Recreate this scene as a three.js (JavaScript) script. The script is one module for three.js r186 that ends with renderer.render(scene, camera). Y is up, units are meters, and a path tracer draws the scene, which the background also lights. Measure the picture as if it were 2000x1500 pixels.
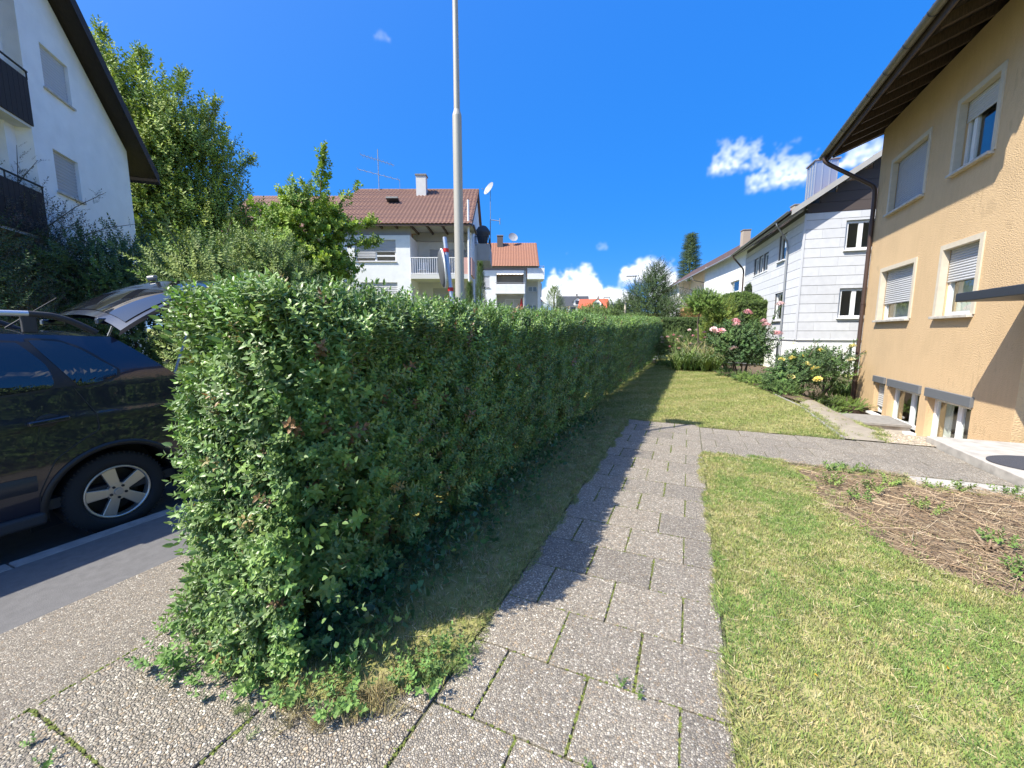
import * as THREE from 'three';
import { mergeGeometries, toCreasedNormals } from 'three/addons/utils/BufferGeometryUtils.js';
import { RoundedBoxGeometry } from 'three/addons/geometries/RoundedBoxGeometry.js';
import { createNoise2D, createNoise3D } from 'simplex-noise';

// ---------------------------------------------------------------- camera, sky, sun, exposure
const scene = new THREE.Scene();
const camera = new THREE.PerspectiveCamera(87.39, 4 / 3, 0.05, 2000);
camera.position.set(0, 1.6, 0);
camera.rotation.order = 'YXZ';
camera.rotation.set(-0.12671, 0.41112, 0);
const renderer = new THREE.WebGLRenderer({ antialias: true });
renderer.setSize(1024, 768);
renderer.toneMapping = THREE.LinearToneMapping;
renderer.toneMappingExposure = 1.8;
renderer.shadowMap.enabled = true;
renderer.shadowMap.type = THREE.PCFSoftShadowMap;

const SUN = new THREE.Vector3(-0.5, 1, 0.6).normalize();
const sun = new THREE.DirectionalLight(new THREE.Color(1.0, 0.945, 0.82), 5.0);
sun.position.copy(SUN).multiplyScalar(80); sun.target.position.set(-4, 0, -12);
sun.position.add(sun.target.position);
sun.castShadow = true; sun.shadow.mapSize.set(4096, 4096); sun.shadow.radius = 1;
Object.assign(sun.shadow.camera, { left: -60, right: 60, top: 60, bottom: -60, near: 1, far: 220 });
scene.add(sun, sun.target);

// ---------------------------------------------------------------- random numbers
function mulberry(a) { return () => { a |= 0; a = a + 0x6D2B79F5 | 0; let t = Math.imul(a ^ a >>> 15, 1 | a); t = t + Math.imul(t ^ t >>> 7, 61 | t) ^ t; return ((t ^ t >>> 14) >>> 0) / 4294967296; }; }
let rnd = mulberry(7);
const seed = s => { rnd = mulberry(s); };
const R = (a, b) => a + (b - a) * rnd();
const G = () => (rnd() + rnd() + rnd() + rnd() - 2) / 1.0;
const pick = a => a[Math.floor(rnd() * a.length)];
const n2 = createNoise2D(mulberry(11)), n3 = createNoise3D(mulberry(12));
const clamp = (x, a = 0, b = 1) => Math.min(b, Math.max(a, x));
const sstep = (a, b, x) => { const t = clamp((x - a) / (b - a)); return t * t * (3 - 2 * t); };
const mixf = (a, b, t) => a + (b - a) * t;
const fbm2 = (x, y, o = 4) => { let s = 0, a = 0.5; for (let i = 0; i < o; i++) { s += a * n2(x, y); x = x * 2.03 + 3.1; y = y * 2.03 - 1.7; a *= 0.5; } return s; };
const fbm3 = (x, y, z, o = 4) => { let s = 0, a = 0.5; for (let i = 0; i < o; i++) { s += a * n3(x, y, z); x *= 2.05; y *= 2.05; z *= 2.05; a *= 0.5; } return s; };
const V = (x, y, z) => new THREE.Vector3(x, y, z);

// ---------------------------------------------------------------- sky: clear air and fair-weather cumulus
{
  const W = 2048, H = 1024, data = new Float32Array(W * H * 4);
  // azimuth (from the path's direction, to the right), elevation of the base, half width, height, fluff, opacity
  const clouds = [
    [-14.6, 3.6, 3.9, 6.4, 0.7, 1], [-17.4, 3.6, 2.6, 5.0, 0.7, 1], [-12.6, 3.8, 2.4, 4.2, 0.7, 1], [-5.6, 6.6, 3.7, 3.6, 0.6, 0.9], [-9.2, 3.6, 3.1, 3.2, 0.5, 1], [-2.2, 4.0, 3.2, 5.0, 0.7, 1], [1.5, 4.2, 2.6, 4.2, 0.7, 1],
    [4.2, 18.5, 3.1, 3.3, 1.5, 0.6], [9.4, 16.2, 4.1, 3.6, 1.5, 0.66], [16, 16.8, 2.4, 2.4, 1.4, 0.7], [-39.9, 32.2, 0.9, 1.0, 1.5, 0.14], [-11.3, 11.0, 0.8, 1.0, 1.5, 0.18],
  ];
  const r = mulberry(31);
  for (let i = 0; i < 46; i++) { const az = 32 + r() * 270; const low = r() < 0.7; clouds.push([((az + 180) % 360) - 180, low ? 3 + r() * 4 : 12 + r() * 22, 2 + r() * 4, 2 + r() * 3, 1 + 0.5 * r(), low ? 1 : 0.65]); }
  for (let j = 0; j < H; j++) {
    const el = ((j + 0.5) / H - 0.5) * 180, se = Math.sin(el * Math.PI / 180), ce = Math.cos(el * Math.PI / 180);
    const near = clouds.filter(c => el >= c[1] - 1.2 && el <= c[1] + c[3] * 1.6);
    for (let i = 0; i < W; i++) {
      const a = ((i + 0.5) / W - 0.5) * 2 * Math.PI, x = Math.cos(a) * ce, z = Math.sin(a) * ce;
      const az = Math.atan2(x, -z) * 180 / Math.PI;
      const e = Math.max(0, el) / 90, hz = Math.pow(1 - e, 5);
      let rr = mixf(0.011, 0.036, hz), gg = mixf(0.128, 0.262, hz), bb = mixf(0.50, 0.70, hz);
      const cs = clamp(x * SUN.x + se * SUN.y + z * SUN.z, -1, 1), sg = Math.acos(cs);
      const aur = 1.5 * Math.exp(-sg * 3.5) + 2.0 * Math.exp(-sg * 7);       // air brightens round the sun, strengthened here to add fill light
      rr += aur * 0.9; gg += aur * 0.95; bb += aur;
      const low = Math.exp(-Math.max(0, el) / 3.2) * 0.45;                       // paler air at the horizon
      rr += low * 0.55; gg += low * 0.5; bb += low * 0.25;
      let den = 0, lit = 0;
      for (let q = 0; q < near.length; q++) {
        const c = near[q], ca = c[0], cb = c[1], hw = c[2], hh = c[3], fl = c[4], op = c[5];
        let da = az - ca; if (da > 180) da -= 360; if (da < -180) da += 360;
        da *= ce;
        if (Math.abs(da) > hw * 1.5) continue;
        const u = da / hw, v = (el - cb) / hh;
        const n = fbm3(az * 0.34 + ca, el * 0.42, ca * 0.3, 5), nf = fbm3(az * 1.3, el * 1.6, ca, 4);
        const top = 1 - u * u * 0.85; if (top < 0.2) continue;
        let d = v < 0.25 ? sstep(-0.14, 0.18, v + 0.10 * nf) * (1 - sstep(0.75, 1.12, Math.abs(u) + 0.25 * n)) : 1 - sstep(0.55 * top, 0.98 * top, v + (0.75 * n + 0.3 * nf) * fl * 0.75);
        d *= 1 - sstep(0.8, 1.3, Math.abs(u) + 0.25 * n);
        d = clamp(d) * op * (fl > 1.2 ? clamp(0.75 + 0.9 * n + 0.5 * nf, 0, 1.1) : 1);
        const sh = clamp(0.62 + 0.38 * v + 0.55 * nf - 0.12 * u, 0.45, 1);
        if (d > 0) { lit = (lit * den + sh * d) / (den + d); den = den + (1 - den) * clamp(d); }
      }
      const cr = mixf(0.52, 1.02, lit), cg = mixf(0.60, 1.03, lit), cb2 = mixf(0.82, 1.06, lit);
      rr = mixf(rr, cr, den); gg = mixf(gg, cg, den); bb = mixf(bb, cb2, den);
      if (el < 0) { const k = sstep(0, -6, el); rr = mixf(rr, 0.16, k); gg = mixf(gg, 0.18, k); bb = mixf(bb, 0.12, k); }
      const o = (j * W + i) * 4; data[o] = rr; data[o + 1] = gg; data[o + 2] = bb; data[o + 3] = 1;
    }
  }
  const t = new THREE.DataTexture(data, W, H, THREE.RGBAFormat, THREE.FloatType);
  t.mapping = THREE.EquirectangularReflectionMapping; t.magFilter = t.minFilter = THREE.LinearFilter; t.wrapS = THREE.RepeatWrapping; t.needsUpdate = true;
  scene.background = t; scene.environment = t;
}


// ---------------------------------------------------------------- helpers
const used = new Map();
function numbered(n) { const k = used.get(n) || 0; used.set(n, k + 1); return k ? n + '_' + String(k).padStart(3, '0') : n; }
function norm(g) {
  if (g.index) g = g.toNonIndexed();
  if (!g.attributes.normal) g.computeVertexNormals();
  if (!g.attributes.uv) g.setAttribute('uv', new THREE.BufferAttribute(new Float32Array(g.attributes.position.count * 2), 2));
  for (const k of Object.keys(g.attributes)) if (!['position', 'normal', 'uv'].includes(k)) g.deleteAttribute(k);
  g.morphAttributes = {};
  return g;
}
const join = a => Array.isArray(a) ? (a.length === 1 ? norm(a[0]) : mergeGeometries(a.map(norm))) : a;
function planar(g, s = 1, off = 0) {                     // uv in metres, by the way each face points
  g = norm(g);
  const p = g.attributes.position, uv = g.attributes.uv, A = V(), B = V(), Cc = V(), N = V();
  for (let i = 0; i < p.count; i += 3) {
    A.fromBufferAttribute(p, i); B.fromBufferAttribute(p, i + 1); Cc.fromBufferAttribute(p, i + 2);
    N.subVectors(B, A).cross(Cc.clone().sub(A)); const ax = Math.abs(N.x), ay = Math.abs(N.y), az = Math.abs(N.z);
    for (let k = 0; k < 3; k++) { const q = [A, B, Cc][k]; const u = ax > ay && ax > az ? q.z : q.x, v = ay >= ax && ay >= az ? q.z : q.y; uv.setXY(i + k, u * s + off, v * s + off * 0.7); }
  }
  return g;
}
function sh(o) { o.castShadow = o.receiveShadow = true; return o; }
function part(name, geo, mat, parent, label) {
  const m = sh(new THREE.Mesh(join(geo), mat)); m.name = name; parent.add(m);
  if (label) m.userData.label = label;
  return m;
}
function tag(o, label, category, group) { o.userData = { label, category }; if (group) o.userData.group = group; return o; }
function thing(name, label, category, pos = [0, 0, 0], turn = 0, group) {
  const o = new THREE.Group(); o.name = numbered(name); o.position.set(...pos); o.rotation.y = turn; scene.add(o);
  return tag(o, label, category, group);
}
function struct(name, geo, mat, label) { const m = part(numbered(name), geo, mat, scene); m.userData.kind = 'structure'; if (label) m.userData.label = label; return m; }
function sub(name, parent, pos = [0, 0, 0], turn = 0) { const o = new THREE.Group(); o.name = name; o.position.set(...pos); o.rotation.y = turn; parent.add(o); return o; }
const box = (x0, x1, y0, y1, z0, z1) => new THREE.BoxGeometry(Math.abs(x1 - x0), Math.abs(y1 - y0), Math.abs(z1 - z0)).translate((x0 + x1) / 2, (y0 + y1) / 2, (z0 + z1) / 2);
const rbox = (x0, x1, y0, y1, z0, z1, r = 0.01) => new RoundedBoxGeometry(Math.abs(x1 - x0), Math.abs(y1 - y0), Math.abs(z1 - z0), 2, r).translate((x0 + x1) / 2, (y0 + y1) / 2, (z0 + z1) / 2);
function bar(a, b, r0, r1 = r0, seg = 8) {               // a round bar between two points
  const A = V(...a), B = V(...b), d = B.clone().sub(A), L = d.length();
  const g = new THREE.CylinderGeometry(r1, r0, L, seg, 1); g.translate(0, L / 2, 0);
  g.applyQuaternion(new THREE.Quaternion().setFromUnitVectors(V(0, 1, 0), d.normalize())); return g.translate(A.x, A.y, A.z);
}
function tube(pts, r, seg = 10, rad = 8) { return new THREE.TubeGeometry(new THREE.CatmullRomCurve3(pts.map(p => V(...p)), false, 'catmullrom', 0.2), seg, r, rad, false); }
function taper(pts, r0, r1, rad = 7) {                   // a tapering limb through points
  const n = pts.length - 1, pos = [], idx = [], uv = []; let up = V(0.3, 0.1, 1).normalize();
  for (let i = 0; i <= n; i++) {
    const d = V().subVectors(pts[Math.min(n, i + 1)], pts[Math.max(0, i - 1)]).normalize(), s = V().crossVectors(d, up).normalize(), t = V().crossVectors(s, d); up = t;
    const r = mixf(r0, r1, i / n);
    for (let k = 0; k <= rad; k++) { const a = k / rad * 2 * Math.PI; pos.push(pts[i].x + r * (s.x * Math.cos(a) + t.x * Math.sin(a)), pts[i].y + r * (s.y * Math.cos(a) + t.y * Math.sin(a)), pts[i].z + r * (s.z * Math.cos(a) + t.z * Math.sin(a))); uv.push(k / rad * 6.28 * r0, i * 0.3); }
  }
  for (let i = 0; i < n; i++) for (let k = 0; k < rad; k++) { const a = i * (rad + 1) + k, b = a + rad + 1; idx.push(a, a + 1, b, a + 1, b + 1, b); }
  const g = new THREE.BufferGeometry(); g.setAttribute('position', new THREE.Float32BufferAttribute(pos, 3)); g.setAttribute('uv', new THREE.Float32BufferAttribute(uv, 2)); g.setIndex(idx); g.computeVertexNormals(); return g;
}
function tris(pos, idx) { const g = new THREE.BufferGeometry(); g.setAttribute('position', new THREE.Float32BufferAttribute(pos, 3)); g.setIndex(idx); g.computeVertexNormals(); return g; }
function grid(nu, nv, f) {                               // a sheet from f(u, v) -> [x, y, z]
  const pos = [], uv = [], idx = [];
  for (let j = 0; j <= nv; j++) for (let i = 0; i <= nu; i++) { const p = f(i / nu, j / nv); pos.push(p[0], p[1], p[2]); uv.push(p[3] ?? i / nu, p[4] ?? j / nv); }
  for (let j = 0; j < nv; j++) for (let i = 0; i < nu; i++) { const a = j * (nu + 1) + i, b = a + nu + 1; idx.push(a, a + 1, b, a + 1, b + 1, b); }
  const g = new THREE.BufferGeometry(); g.setAttribute('position', new THREE.Float32BufferAttribute(pos, 3)); g.setAttribute('uv', new THREE.Float32BufferAttribute(uv, 2)); g.setIndex(idx); g.computeVertexNormals(); return g;
}
function slab(poly, y0, y1) {                            // a flat slab with a polygon [x, z] outline
  const s = new THREE.Shape(poly.map(([x, z]) => new THREE.Vector2(x, -z)));
  return new THREE.ExtrudeGeometry(s, { depth: y1 - y0, bevelEnabled: false }).rotateX(-Math.PI / 2).translate(0, y0, 0);
}
function wall(outline, holes, t) {                       // outline and holes in x, y; the outer face at z = 0, the wall behind it
  const s = new THREE.Shape(outline.map(p => new THREE.Vector2(...p)));
  for (const [x0, x1, y0, y1] of holes) s.holes.push(new THREE.Path([[x0, y0], [x0, y1], [x1, y1], [x1, y0]].map(p => new THREE.Vector2(...p))));
  return new THREE.ExtrudeGeometry(s, { depth: t, bevelEnabled: false }).translate(0, 0, -t);
}
function instanced(name, geo, mat, list, parent, label) {  // list of [matrix, colour]
  const m = sh(new THREE.InstancedMesh(geo, mat, list.length)); m.name = name;
  for (let i = 0; i < list.length; i++) { m.setMatrixAt(i, list[i][0]); m.setColorAt(i, list[i][1]); }
  m.userData.kind = 'stuff'; if (label) m.userData.label = label; parent.add(m); return m;
}
const Q = () => new THREE.Quaternion();
function frameOf(dir, roll, p, s) {                      // a matrix that turns +y to dir
  const q = Q().setFromUnitVectors(V(0, 1, 0), dir.clone().normalize()).multiply(Q().setFromAxisAngle(V(0, 1, 0), roll));
  return new THREE.Matrix4().compose(p, q, typeof s === 'number' ? V(s, s, s) : s);
}
const col = (r, g, b) => new THREE.Color().setRGB(r, g, b);
function vary(c, k, h = 0.12) { const f = 1 + k * (rnd() * 2 - 1); return col(c[0] * f * (1 + h * (rnd() - 0.5)), c[1] * f, c[2] * f * (1 + h * (rnd() - 0.5))); }
const lerp3 = (a, b, t) => [mixf(a[0], b[0], t), mixf(a[1], b[1], t), mixf(a[2], b[2], t)];

// ---------------------------------------------------------------- textures
const toS = v => Math.round(255 * clamp(v <= 0.0031308 ? 12.92 * v : 1.055 * Math.pow(v, 1 / 2.4) - 0.055));
function tex(n, f, srgb = true) {                        // f(u, v) in 0..1 -> [r, g, b] linear, or one number
  const d = new Uint8Array(n * n * 4);
  for (let j = 0; j < n; j++) for (let i = 0; i < n; i++) { const c = f(i / n, j / n, i, j), o = (j * n + i) * 4; if (typeof c === 'number') d[o] = d[o + 1] = d[o + 2] = Math.round(255 * clamp(c)); else { d[o] = srgb ? toS(c[0]) : 255 * c[0]; d[o + 1] = srgb ? toS(c[1]) : 255 * c[1]; d[o + 2] = srgb ? toS(c[2]) : 255 * c[2]; } d[o + 3] = 255; }
  const t = new THREE.DataTexture(d, n, n); t.wrapS = t.wrapT = THREE.RepeatWrapping; t.magFilter = THREE.LinearFilter; t.minFilter = THREE.LinearMipmapLinearFilter; t.generateMipmaps = true;
  if (srgb) t.colorSpace = THREE.SRGBColorSpace; t.needsUpdate = true; return t;
}
const tile = (f, u, v, k) => {                            // makes a noise tile without a seam
  const a = u, b = v; return f(a * k, b * k) * (1 - a) * (1 - b) + f((a - 1) * k, b * k) * a * (1 - b) + f(a * k, (b - 1) * k) * (1 - a) * b + f((a - 1) * k, (b - 1) * k) * a * b;
};
function pebbles(n, cells, palette, matrix, s) {          // rounded stones set in mortar: colour and height
  const r = mulberry(s), px = [], py = [], pc = [], pr = [];
  for (let k = 0; k < cells * cells; k++) { px.push(r()); py.push(r()); const c = palette[Math.floor(r() * palette.length)], f = 0.75 + 0.5 * r(); pc.push([c[0] * f, c[1] * f, c[2] * f]); pr.push([0.7 + 0.5 * r(), 0.5 + 0.5 * r(), r() * 3.14]); }
  const hgt = new Float32Array(n * n), cl = new Array(n * n);
  for (let j = 0; j < n; j++) for (let i = 0; i < n; i++) {
    const x = i / n * cells, y = j / n * cells, cx = Math.floor(x), cy = Math.floor(y); let d1 = 9, d2 = 9, id = 0;
    for (let b = -1; b <= 1; b++) for (let a = -1; a <= 1; a++) {
      const k = ((cy + b + cells) % cells) * cells + ((cx + a + cells) % cells), dx = x - (cx + a + px[k]), dy = y - (cy + b + py[k]), [sz, el, an] = pr[k];
      const ux = dx * Math.cos(an) + dy * Math.sin(an), uy = (-dx * Math.sin(an) + dy * Math.cos(an)) / el, d = Math.sqrt(ux * ux + uy * uy) / sz;
      if (d < d1) { d2 = d1; d1 = d; id = k; } else if (d < d2) d2 = d;
    }
    const edge = clamp((d2 - d1) * 3.2), dome = edge * clamp(1.15 - d1 * d1 * 1.2); hgt[j * n + i] = clamp(dome);
    const m = sstep(0.12, 0.4, edge) * sstep(0.95, 0.75, d1), g = 0.9 + 0.2 * r(), c = pc[id];
    cl[j * n + i] = [mixf(matrix[0], c[0] * g, m), mixf(matrix[1], c[1] * g, m), mixf(matrix[2], c[2] * g, m)];
  }
  return [tex(n, (u, v, i, j) => cl[j * n + i]), tex(n, (u, v, i, j) => hgt[j * n + i], false)];
}
const stones = [[0.30, 0.27, 0.235], [0.24, 0.215, 0.185], [0.35, 0.31, 0.265], [0.33, 0.26, 0.19], [0.21, 0.19, 0.17], [0.28, 0.25, 0.22], [0.40, 0.36, 0.31], [0.31, 0.28, 0.25], [0.26, 0.22, 0.18], [0.36, 0.32, 0.27], [0.44, 0.40, 0.35], [0.28, 0.25, 0.22], [0.58, 0.54, 0.48]];
const [pebC, pebH] = pebbles(1024, 62, stones, [0.155, 0.138, 0.116], 5);
const asphC = tex(512, (u, v) => { const g = 0.9 + 0.35 * rnd() * rnd(), s = rnd() < 0.05 ? 1.5 : 1, c = 0.95 + 0.25 * tile((a, b) => fbm2(a, b, 3), u, v, 6); return [0.115 * g * s * c, 0.113 * g * s * c, 0.118 * g * s * c]; });
const grainH = tex(512, (u, v) => 0.5 + 0.5 * (rnd() - 0.5) + 0.25 * tile((a, b) => n2(a, b), u, v, 60), false);
const stuccoH = tex(512, (u, v) => 0.5 + 0.45 * tile((a, b) => fbm2(a, b * 1.8, 4), u, v, 26) + 0.12 * (rnd() - 0.5), false);
const mottle = tex(512, (u, v) => { const c = 0.95 + 0.1 * tile((a, b) => fbm2(a, b, 5), u, v, 5) + 0.03 * (rnd() - 0.5); return [c, c, c]; });
const blotch = tex(512, (u, v) => { const a = tile((x, y) => fbm2(x, y, 5), u, v, 4), b = tile((x, y) => fbm2(x * 4, y * 0.6, 3), u, v, 9), k = 0.97 + 0.12 * a + 0.07 * b + 0.05 * (rnd() - 0.5), d = 1 - 0.16 * sstep(0.30, 0.5, a + 0.5 * b); return [k * d, k * d * 0.995, k * d * 0.985]; });
const concC = tex(512, (u, v) => { const c = 0.85 + 0.35 * tile((a, b) => fbm2(a, b, 5), u, v, 5) + 0.10 * (rnd() - 0.5), d = rnd() < 0.02 ? 0.7 : 1; return [c * d * 0.95, c * d * 0.92, c * d * 0.88]; });
const soilC = tex(1024, (u, v) => { const a = tile((x, y) => fbm2(x, y, 5), u, v, 22), b = tile((x, y) => fbm2(x * 3, y * 0.7, 4), u, v, 30), g = 0.7 + 0.5 * rnd(); const c = lerp3([0.13, 0.092, 0.06], [0.30, 0.22, 0.13], clamp(0.35 + 0.9 * a + 0.6 * b)); return [c[0] * g, c[1] * g, c[2] * g]; });
const turfC = tex(1024, (u, v) => { const a = tile((x, y) => fbm2(x, y, 4), u, v, 9), b = tile((x, y) => fbm2(x, y, 3), u, v, 90), g = 0.65 + 0.6 * rnd(); const c = lerp3([0.24, 0.235, 0.075], [0.46, 0.385, 0.20], clamp(0.42 + 0.8 * a + 0.7 * b)); return [c[0] * g, c[1] * g, c[2] * g]; });
const barkC = tex(512, (u, v) => { const a = tile((x, y) => fbm2(x * 5, y, 4), u, v, 6), c = 0.8 + 0.7 * a + 0.15 * (rnd() - 0.5); return [c, c, c]; });
function rep(t, x, y = x) { const c = t.clone(); c.repeat.set(x, y); c.needsUpdate = true; return c; }

// ---------------------------------------------------------------- materials
const std = (c, rough = 0.8, o = {}) => new THREE.MeshStandardMaterial({ color: Array.isArray(c) ? col(...c) : c, roughness: rough, side: THREE.DoubleSide, ...o });
const phys = (c, rough, o = {}) => new THREE.MeshPhysicalMaterial({ color: Array.isArray(c) ? col(...c) : c, roughness: rough, side: THREE.DoubleSide, ...o });
const M = {
  slabA: std([1.05, 1.02, 0.94], 0.8, { map: pebC, bumpMap: pebH, bumpScale: 0.004 }),
  slabB: std([0.95, 0.925, 0.86], 0.8, { map: pebC, bumpMap: pebH, bumpScale: 0.004 }),
  slabC: std([1.08, 1.04, 0.95], 0.8, { map: pebC, bumpMap: pebH, bumpScale: 0.004 }),
  slabD: std([0.85, 0.83, 0.78], 0.8, { map: pebC, bumpMap: pebH, bumpScale: 0.004 }),
  slabBig: std([1.0, 0.965, 0.88], 0.78, { map: rep(pebC, 0.78), bumpMap: rep(pebH, 0.78), bumpScale: 0.007 }),
  coarse: std([0.92, 0.88, 0.80], 0.85, { map: rep(pebC, 2.3), bumpMap: rep(pebH, 2.3), bumpScale: 0.003 }),
  asphalt: std([1.12, 1.09, 1.02], 0.9, { map: rep(asphC, 1.6), bumpMap: rep(grainH, 2), bumpScale: 0.002 }),
  road: std([0.75, 0.75, 0.78], 0.9, { map: rep(asphC, 1.2), bumpMap: rep(grainH, 2), bumpScale: 0.003 }),
  kerb: std([0.30, 0.295, 0.29], 0.85, { map: rep(concC, 1.5) }),
  concrete: std([0.50, 0.475, 0.44], 0.85, { map: rep(concC, 0.8), bumpMap: rep(grainH, 2), bumpScale: 0.001 }),
  concDark: std([0.30, 0.29, 0.28], 0.85, { map: rep(concC, 1.2) }),
  soil: std([1, 1, 1], 1, { map: rep(soilC, 0.9), bumpMap: rep(stuccoH, 1.5), bumpScale: 0.02 }),
  turf: std([1, 1, 1], 1, { map: rep(turfC, 0.8) }),
  turfFar: std([0.7, 0.8, 0.42], 1, { map: rep(turfC, 0.05) }),
  moss: std([0.12, 0.115, 0.06], 1, { map: rep(mottle, 3), bumpMap: rep(stuccoH, 6), bumpScale: 0.006 }),
  stucco: std([0.60, 0.425, 0.245], 0.92, { map: rep(blotch, 0.21), bumpMap: rep(stuccoH, 0.75), bumpScale: 0.012 }),
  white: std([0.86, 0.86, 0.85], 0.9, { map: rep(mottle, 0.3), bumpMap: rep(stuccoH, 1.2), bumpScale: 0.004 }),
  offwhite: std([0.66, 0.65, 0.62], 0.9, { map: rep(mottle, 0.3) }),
  greywall: std([0.40, 0.385, 0.365], 0.9, { map: rep(mottle, 0.3) }),
  pink: std([0.62, 0.36, 0.31], 0.9, { map: rep(mottle, 0.4) }),
  pvc: std([0.80, 0.80, 0.80], 0.35),
  trim: std([0.60, 0.53, 0.42], 0.85, { map: rep(mottle, 1) }),
  sill: std([0.62, 0.59, 0.54], 0.6, { map: rep(concC, 1) }),
  shutter: std([0.52, 0.52, 0.53], 0.5), shutterGrey: std([0.40, 0.40, 0.41], 0.5),
  glass: phys([0.95, 0.98, 0.97], 0.02, { transmission: 1, thickness: 0, ior: 1.5 }),
  darkroom: std([0.50, 0.48, 0.45], 0.9), curtain: std([0.55, 0.54, 0.50], 0.95),
  wood: std([0.085, 0.055, 0.04], 0.75, { map: rep(barkC, 1) }), woodDark: std([0.035, 0.026, 0.022], 0.8, { map: rep(barkC, 1) }),
  brownMetal: std([0.075, 0.047, 0.038], 0.45, { metalness: 0.2 }), zinc: std([0.34, 0.35, 0.36], 0.45, { metalness: 0.5 }), steel: std([0.55, 0.56, 0.57], 0.35, { metalness: 0.8 }),
  gutterGreen: std([0.16, 0.15, 0.12], 0.5, { metalness: 0.3 }),
  greyBox: std([0.13, 0.14, 0.155], 0.5), darkMetal: std([0.045, 0.05, 0.06], 0.5, { metalness: 0.3 }),
  tileBrown: std([0.215, 0.115, 0.085], 0.7, { map: rep(mottle, 0.8) }), tileOrange: std([0.30, 0.135, 0.08], 0.7, { map: rep(mottle, 0.8) }), tileDark: std([0.095, 0.06, 0.055], 0.7, { map: rep(mottle, 0.8) }), tileRed: std([0.50, 0.085, 0.04], 0.7), tileSlate: std([0.045, 0.05, 0.06], 0.7),
  panel: std([0.66, 0.665, 0.69], 0.75, { map: rep(mottle, 0.6) }), panelB: std([0.625, 0.63, 0.655], 0.75, { map: rep(mottle, 0.6) }), panelBrown: std([0.075, 0.058, 0.054], 0.75),
  jointDark: std([0.12, 0.12, 0.13], 0.9), brick: std([0.40, 0.33, 0.26], 0.9, { map: rep(mottle, 1) }),
  bark: std([0.13, 0.10, 0.075], 0.95, { map: rep(barkC, 1) }), barkRed: std([0.17, 0.095, 0.055], 0.9, { map: rep(barkC, 2) }),
  pole: std([0.40, 0.375, 0.33], 0.55, { metalness: 0.15 }), red: std([0.50, 0.02, 0.015], 0.4), dish: std([0.30, 0.31, 0.33], 0.5), black: std([0.02, 0.02, 0.022], 0.6),
  leaf: phys([1.15, 1.12, 1.0], 0.85, { transmission: 0.36, thickness: 0, clearcoat: 0.85, clearcoatRoughness: 0.36 }),
  leafSoft: phys([1.2, 1.15, 1.0], 0.9, { transmission: 0.30, thickness: 0, clearcoat: 0.25, clearcoatRoughness: 0.45 }),
  needle: std([1, 1, 1], 0.8), straw: std([1, 1, 1], 0.85), grass: phys([1, 1, 1], 0.9, { transmission: 0.25, thickness: 0 }),
  petal: phys([1, 1, 1], 0.9, { transmission: 0.2, thickness: 0 }),
};

// ================================================================ GROUND
// the ground falls away beside the beige house and rises to a low hill far behind the gardens
function groundY(x, z) {
  const dip = -0.68 * sstep(2.5, 4.35, x) * sstep(-8.0, -9.4, z) * (1 - sstep(-15.2, -18.5, z));
  const hill = 9.5 * sstep(-85, -170, z) * (1 - 0.5 * sstep(0, 120, Math.abs(x + 30)));
  return dip + hill;
}
{
  const xs = [], zs = [];
  for (let x = -420; x < -30; x += 20) xs.push(x); for (let x = -30; x < -4.2; x += 2) xs.push(x); xs.push(-4.16); for (let x = -3; x < 8; x += 0.25) xs.push(x); for (let x = 8; x < 30; x += 2) xs.push(x); for (let x = 30; x <= 420; x += 20) xs.push(x);
  for (let z = 60; z > 2; z -= 6) zs.push(z); for (let z = 2; z > -20; z -= 0.35) zs.push(z); for (let z = -20; z > -60; z -= 3) zs.push(z); for (let z = -60; z >= -700; z -= 12) zs.push(z);
  const pos = [], uv = [], idx = [], nx = xs.length;
  for (const z of zs) for (const x of xs) { let y = groundY(x, z) - 0.035; if (x < -4.1 && x > -9) y -= 0.15; pos.push(x, y, z); uv.push(x, z); }
  for (let j = 0; j < zs.length - 1; j++) for (let i = 0; i < nx - 1; i++) { const a = j * nx + i, b = a + nx; idx.push(a, a + 1, b, a + 1, b + 1, b); }
  const g = tris(pos, idx); g.setAttribute('uv', new THREE.Float32BufferAttribute(uv, 2));
  struct('ground', g, M.turfFar);
}
// the street: carriageway, kerb, asphalt footway, coarse concrete strip
struct('road', planar(slab([[-8.2, 40], [-4.3, 40], [-4.3, -70], [-8.2, -70]], -0.16, -0.10)), M.road);
{
  const k = new THREE.Group(); k.name = 'kerb'; k.userData = { kind: 'structure', label: 'row of concrete kerb stones between road and footway' }; scene.add(k);
  const g = planar(rbox(-4.295, -4.165, -0.14, 0.002, -0.496, 0.496, 0.012), 1, 0.3);
  for (let i = 0; i < 24; i++) { const m = part('kerb_stone', g, M.kerb, k); m.position.z = 5.5 - i; }
}
struct('footway', planar(slab([[-4.162, 20], [-3.29, 20], [-3.29, -60], [-4.162, -60]], -0.06, -0.002)), M.asphalt);
struct('concrete_strip', planar(grid(14, 160, (u, v) => { const x = mixf(-3.286, -2.515, u), z = 6 - v * 40; return [x, 0.003 - 0.022 * Math.pow(u, 6) + 0.004 * n2(x * 2, z * 0.8), z]; })), M.coarse);
struct('far_footway', planar(slab([[-9.0, 40], [-8.2, 40], [-8.2, -70], [-9.0, -70]], -0.12, 0.0)), M.asphalt);

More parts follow.
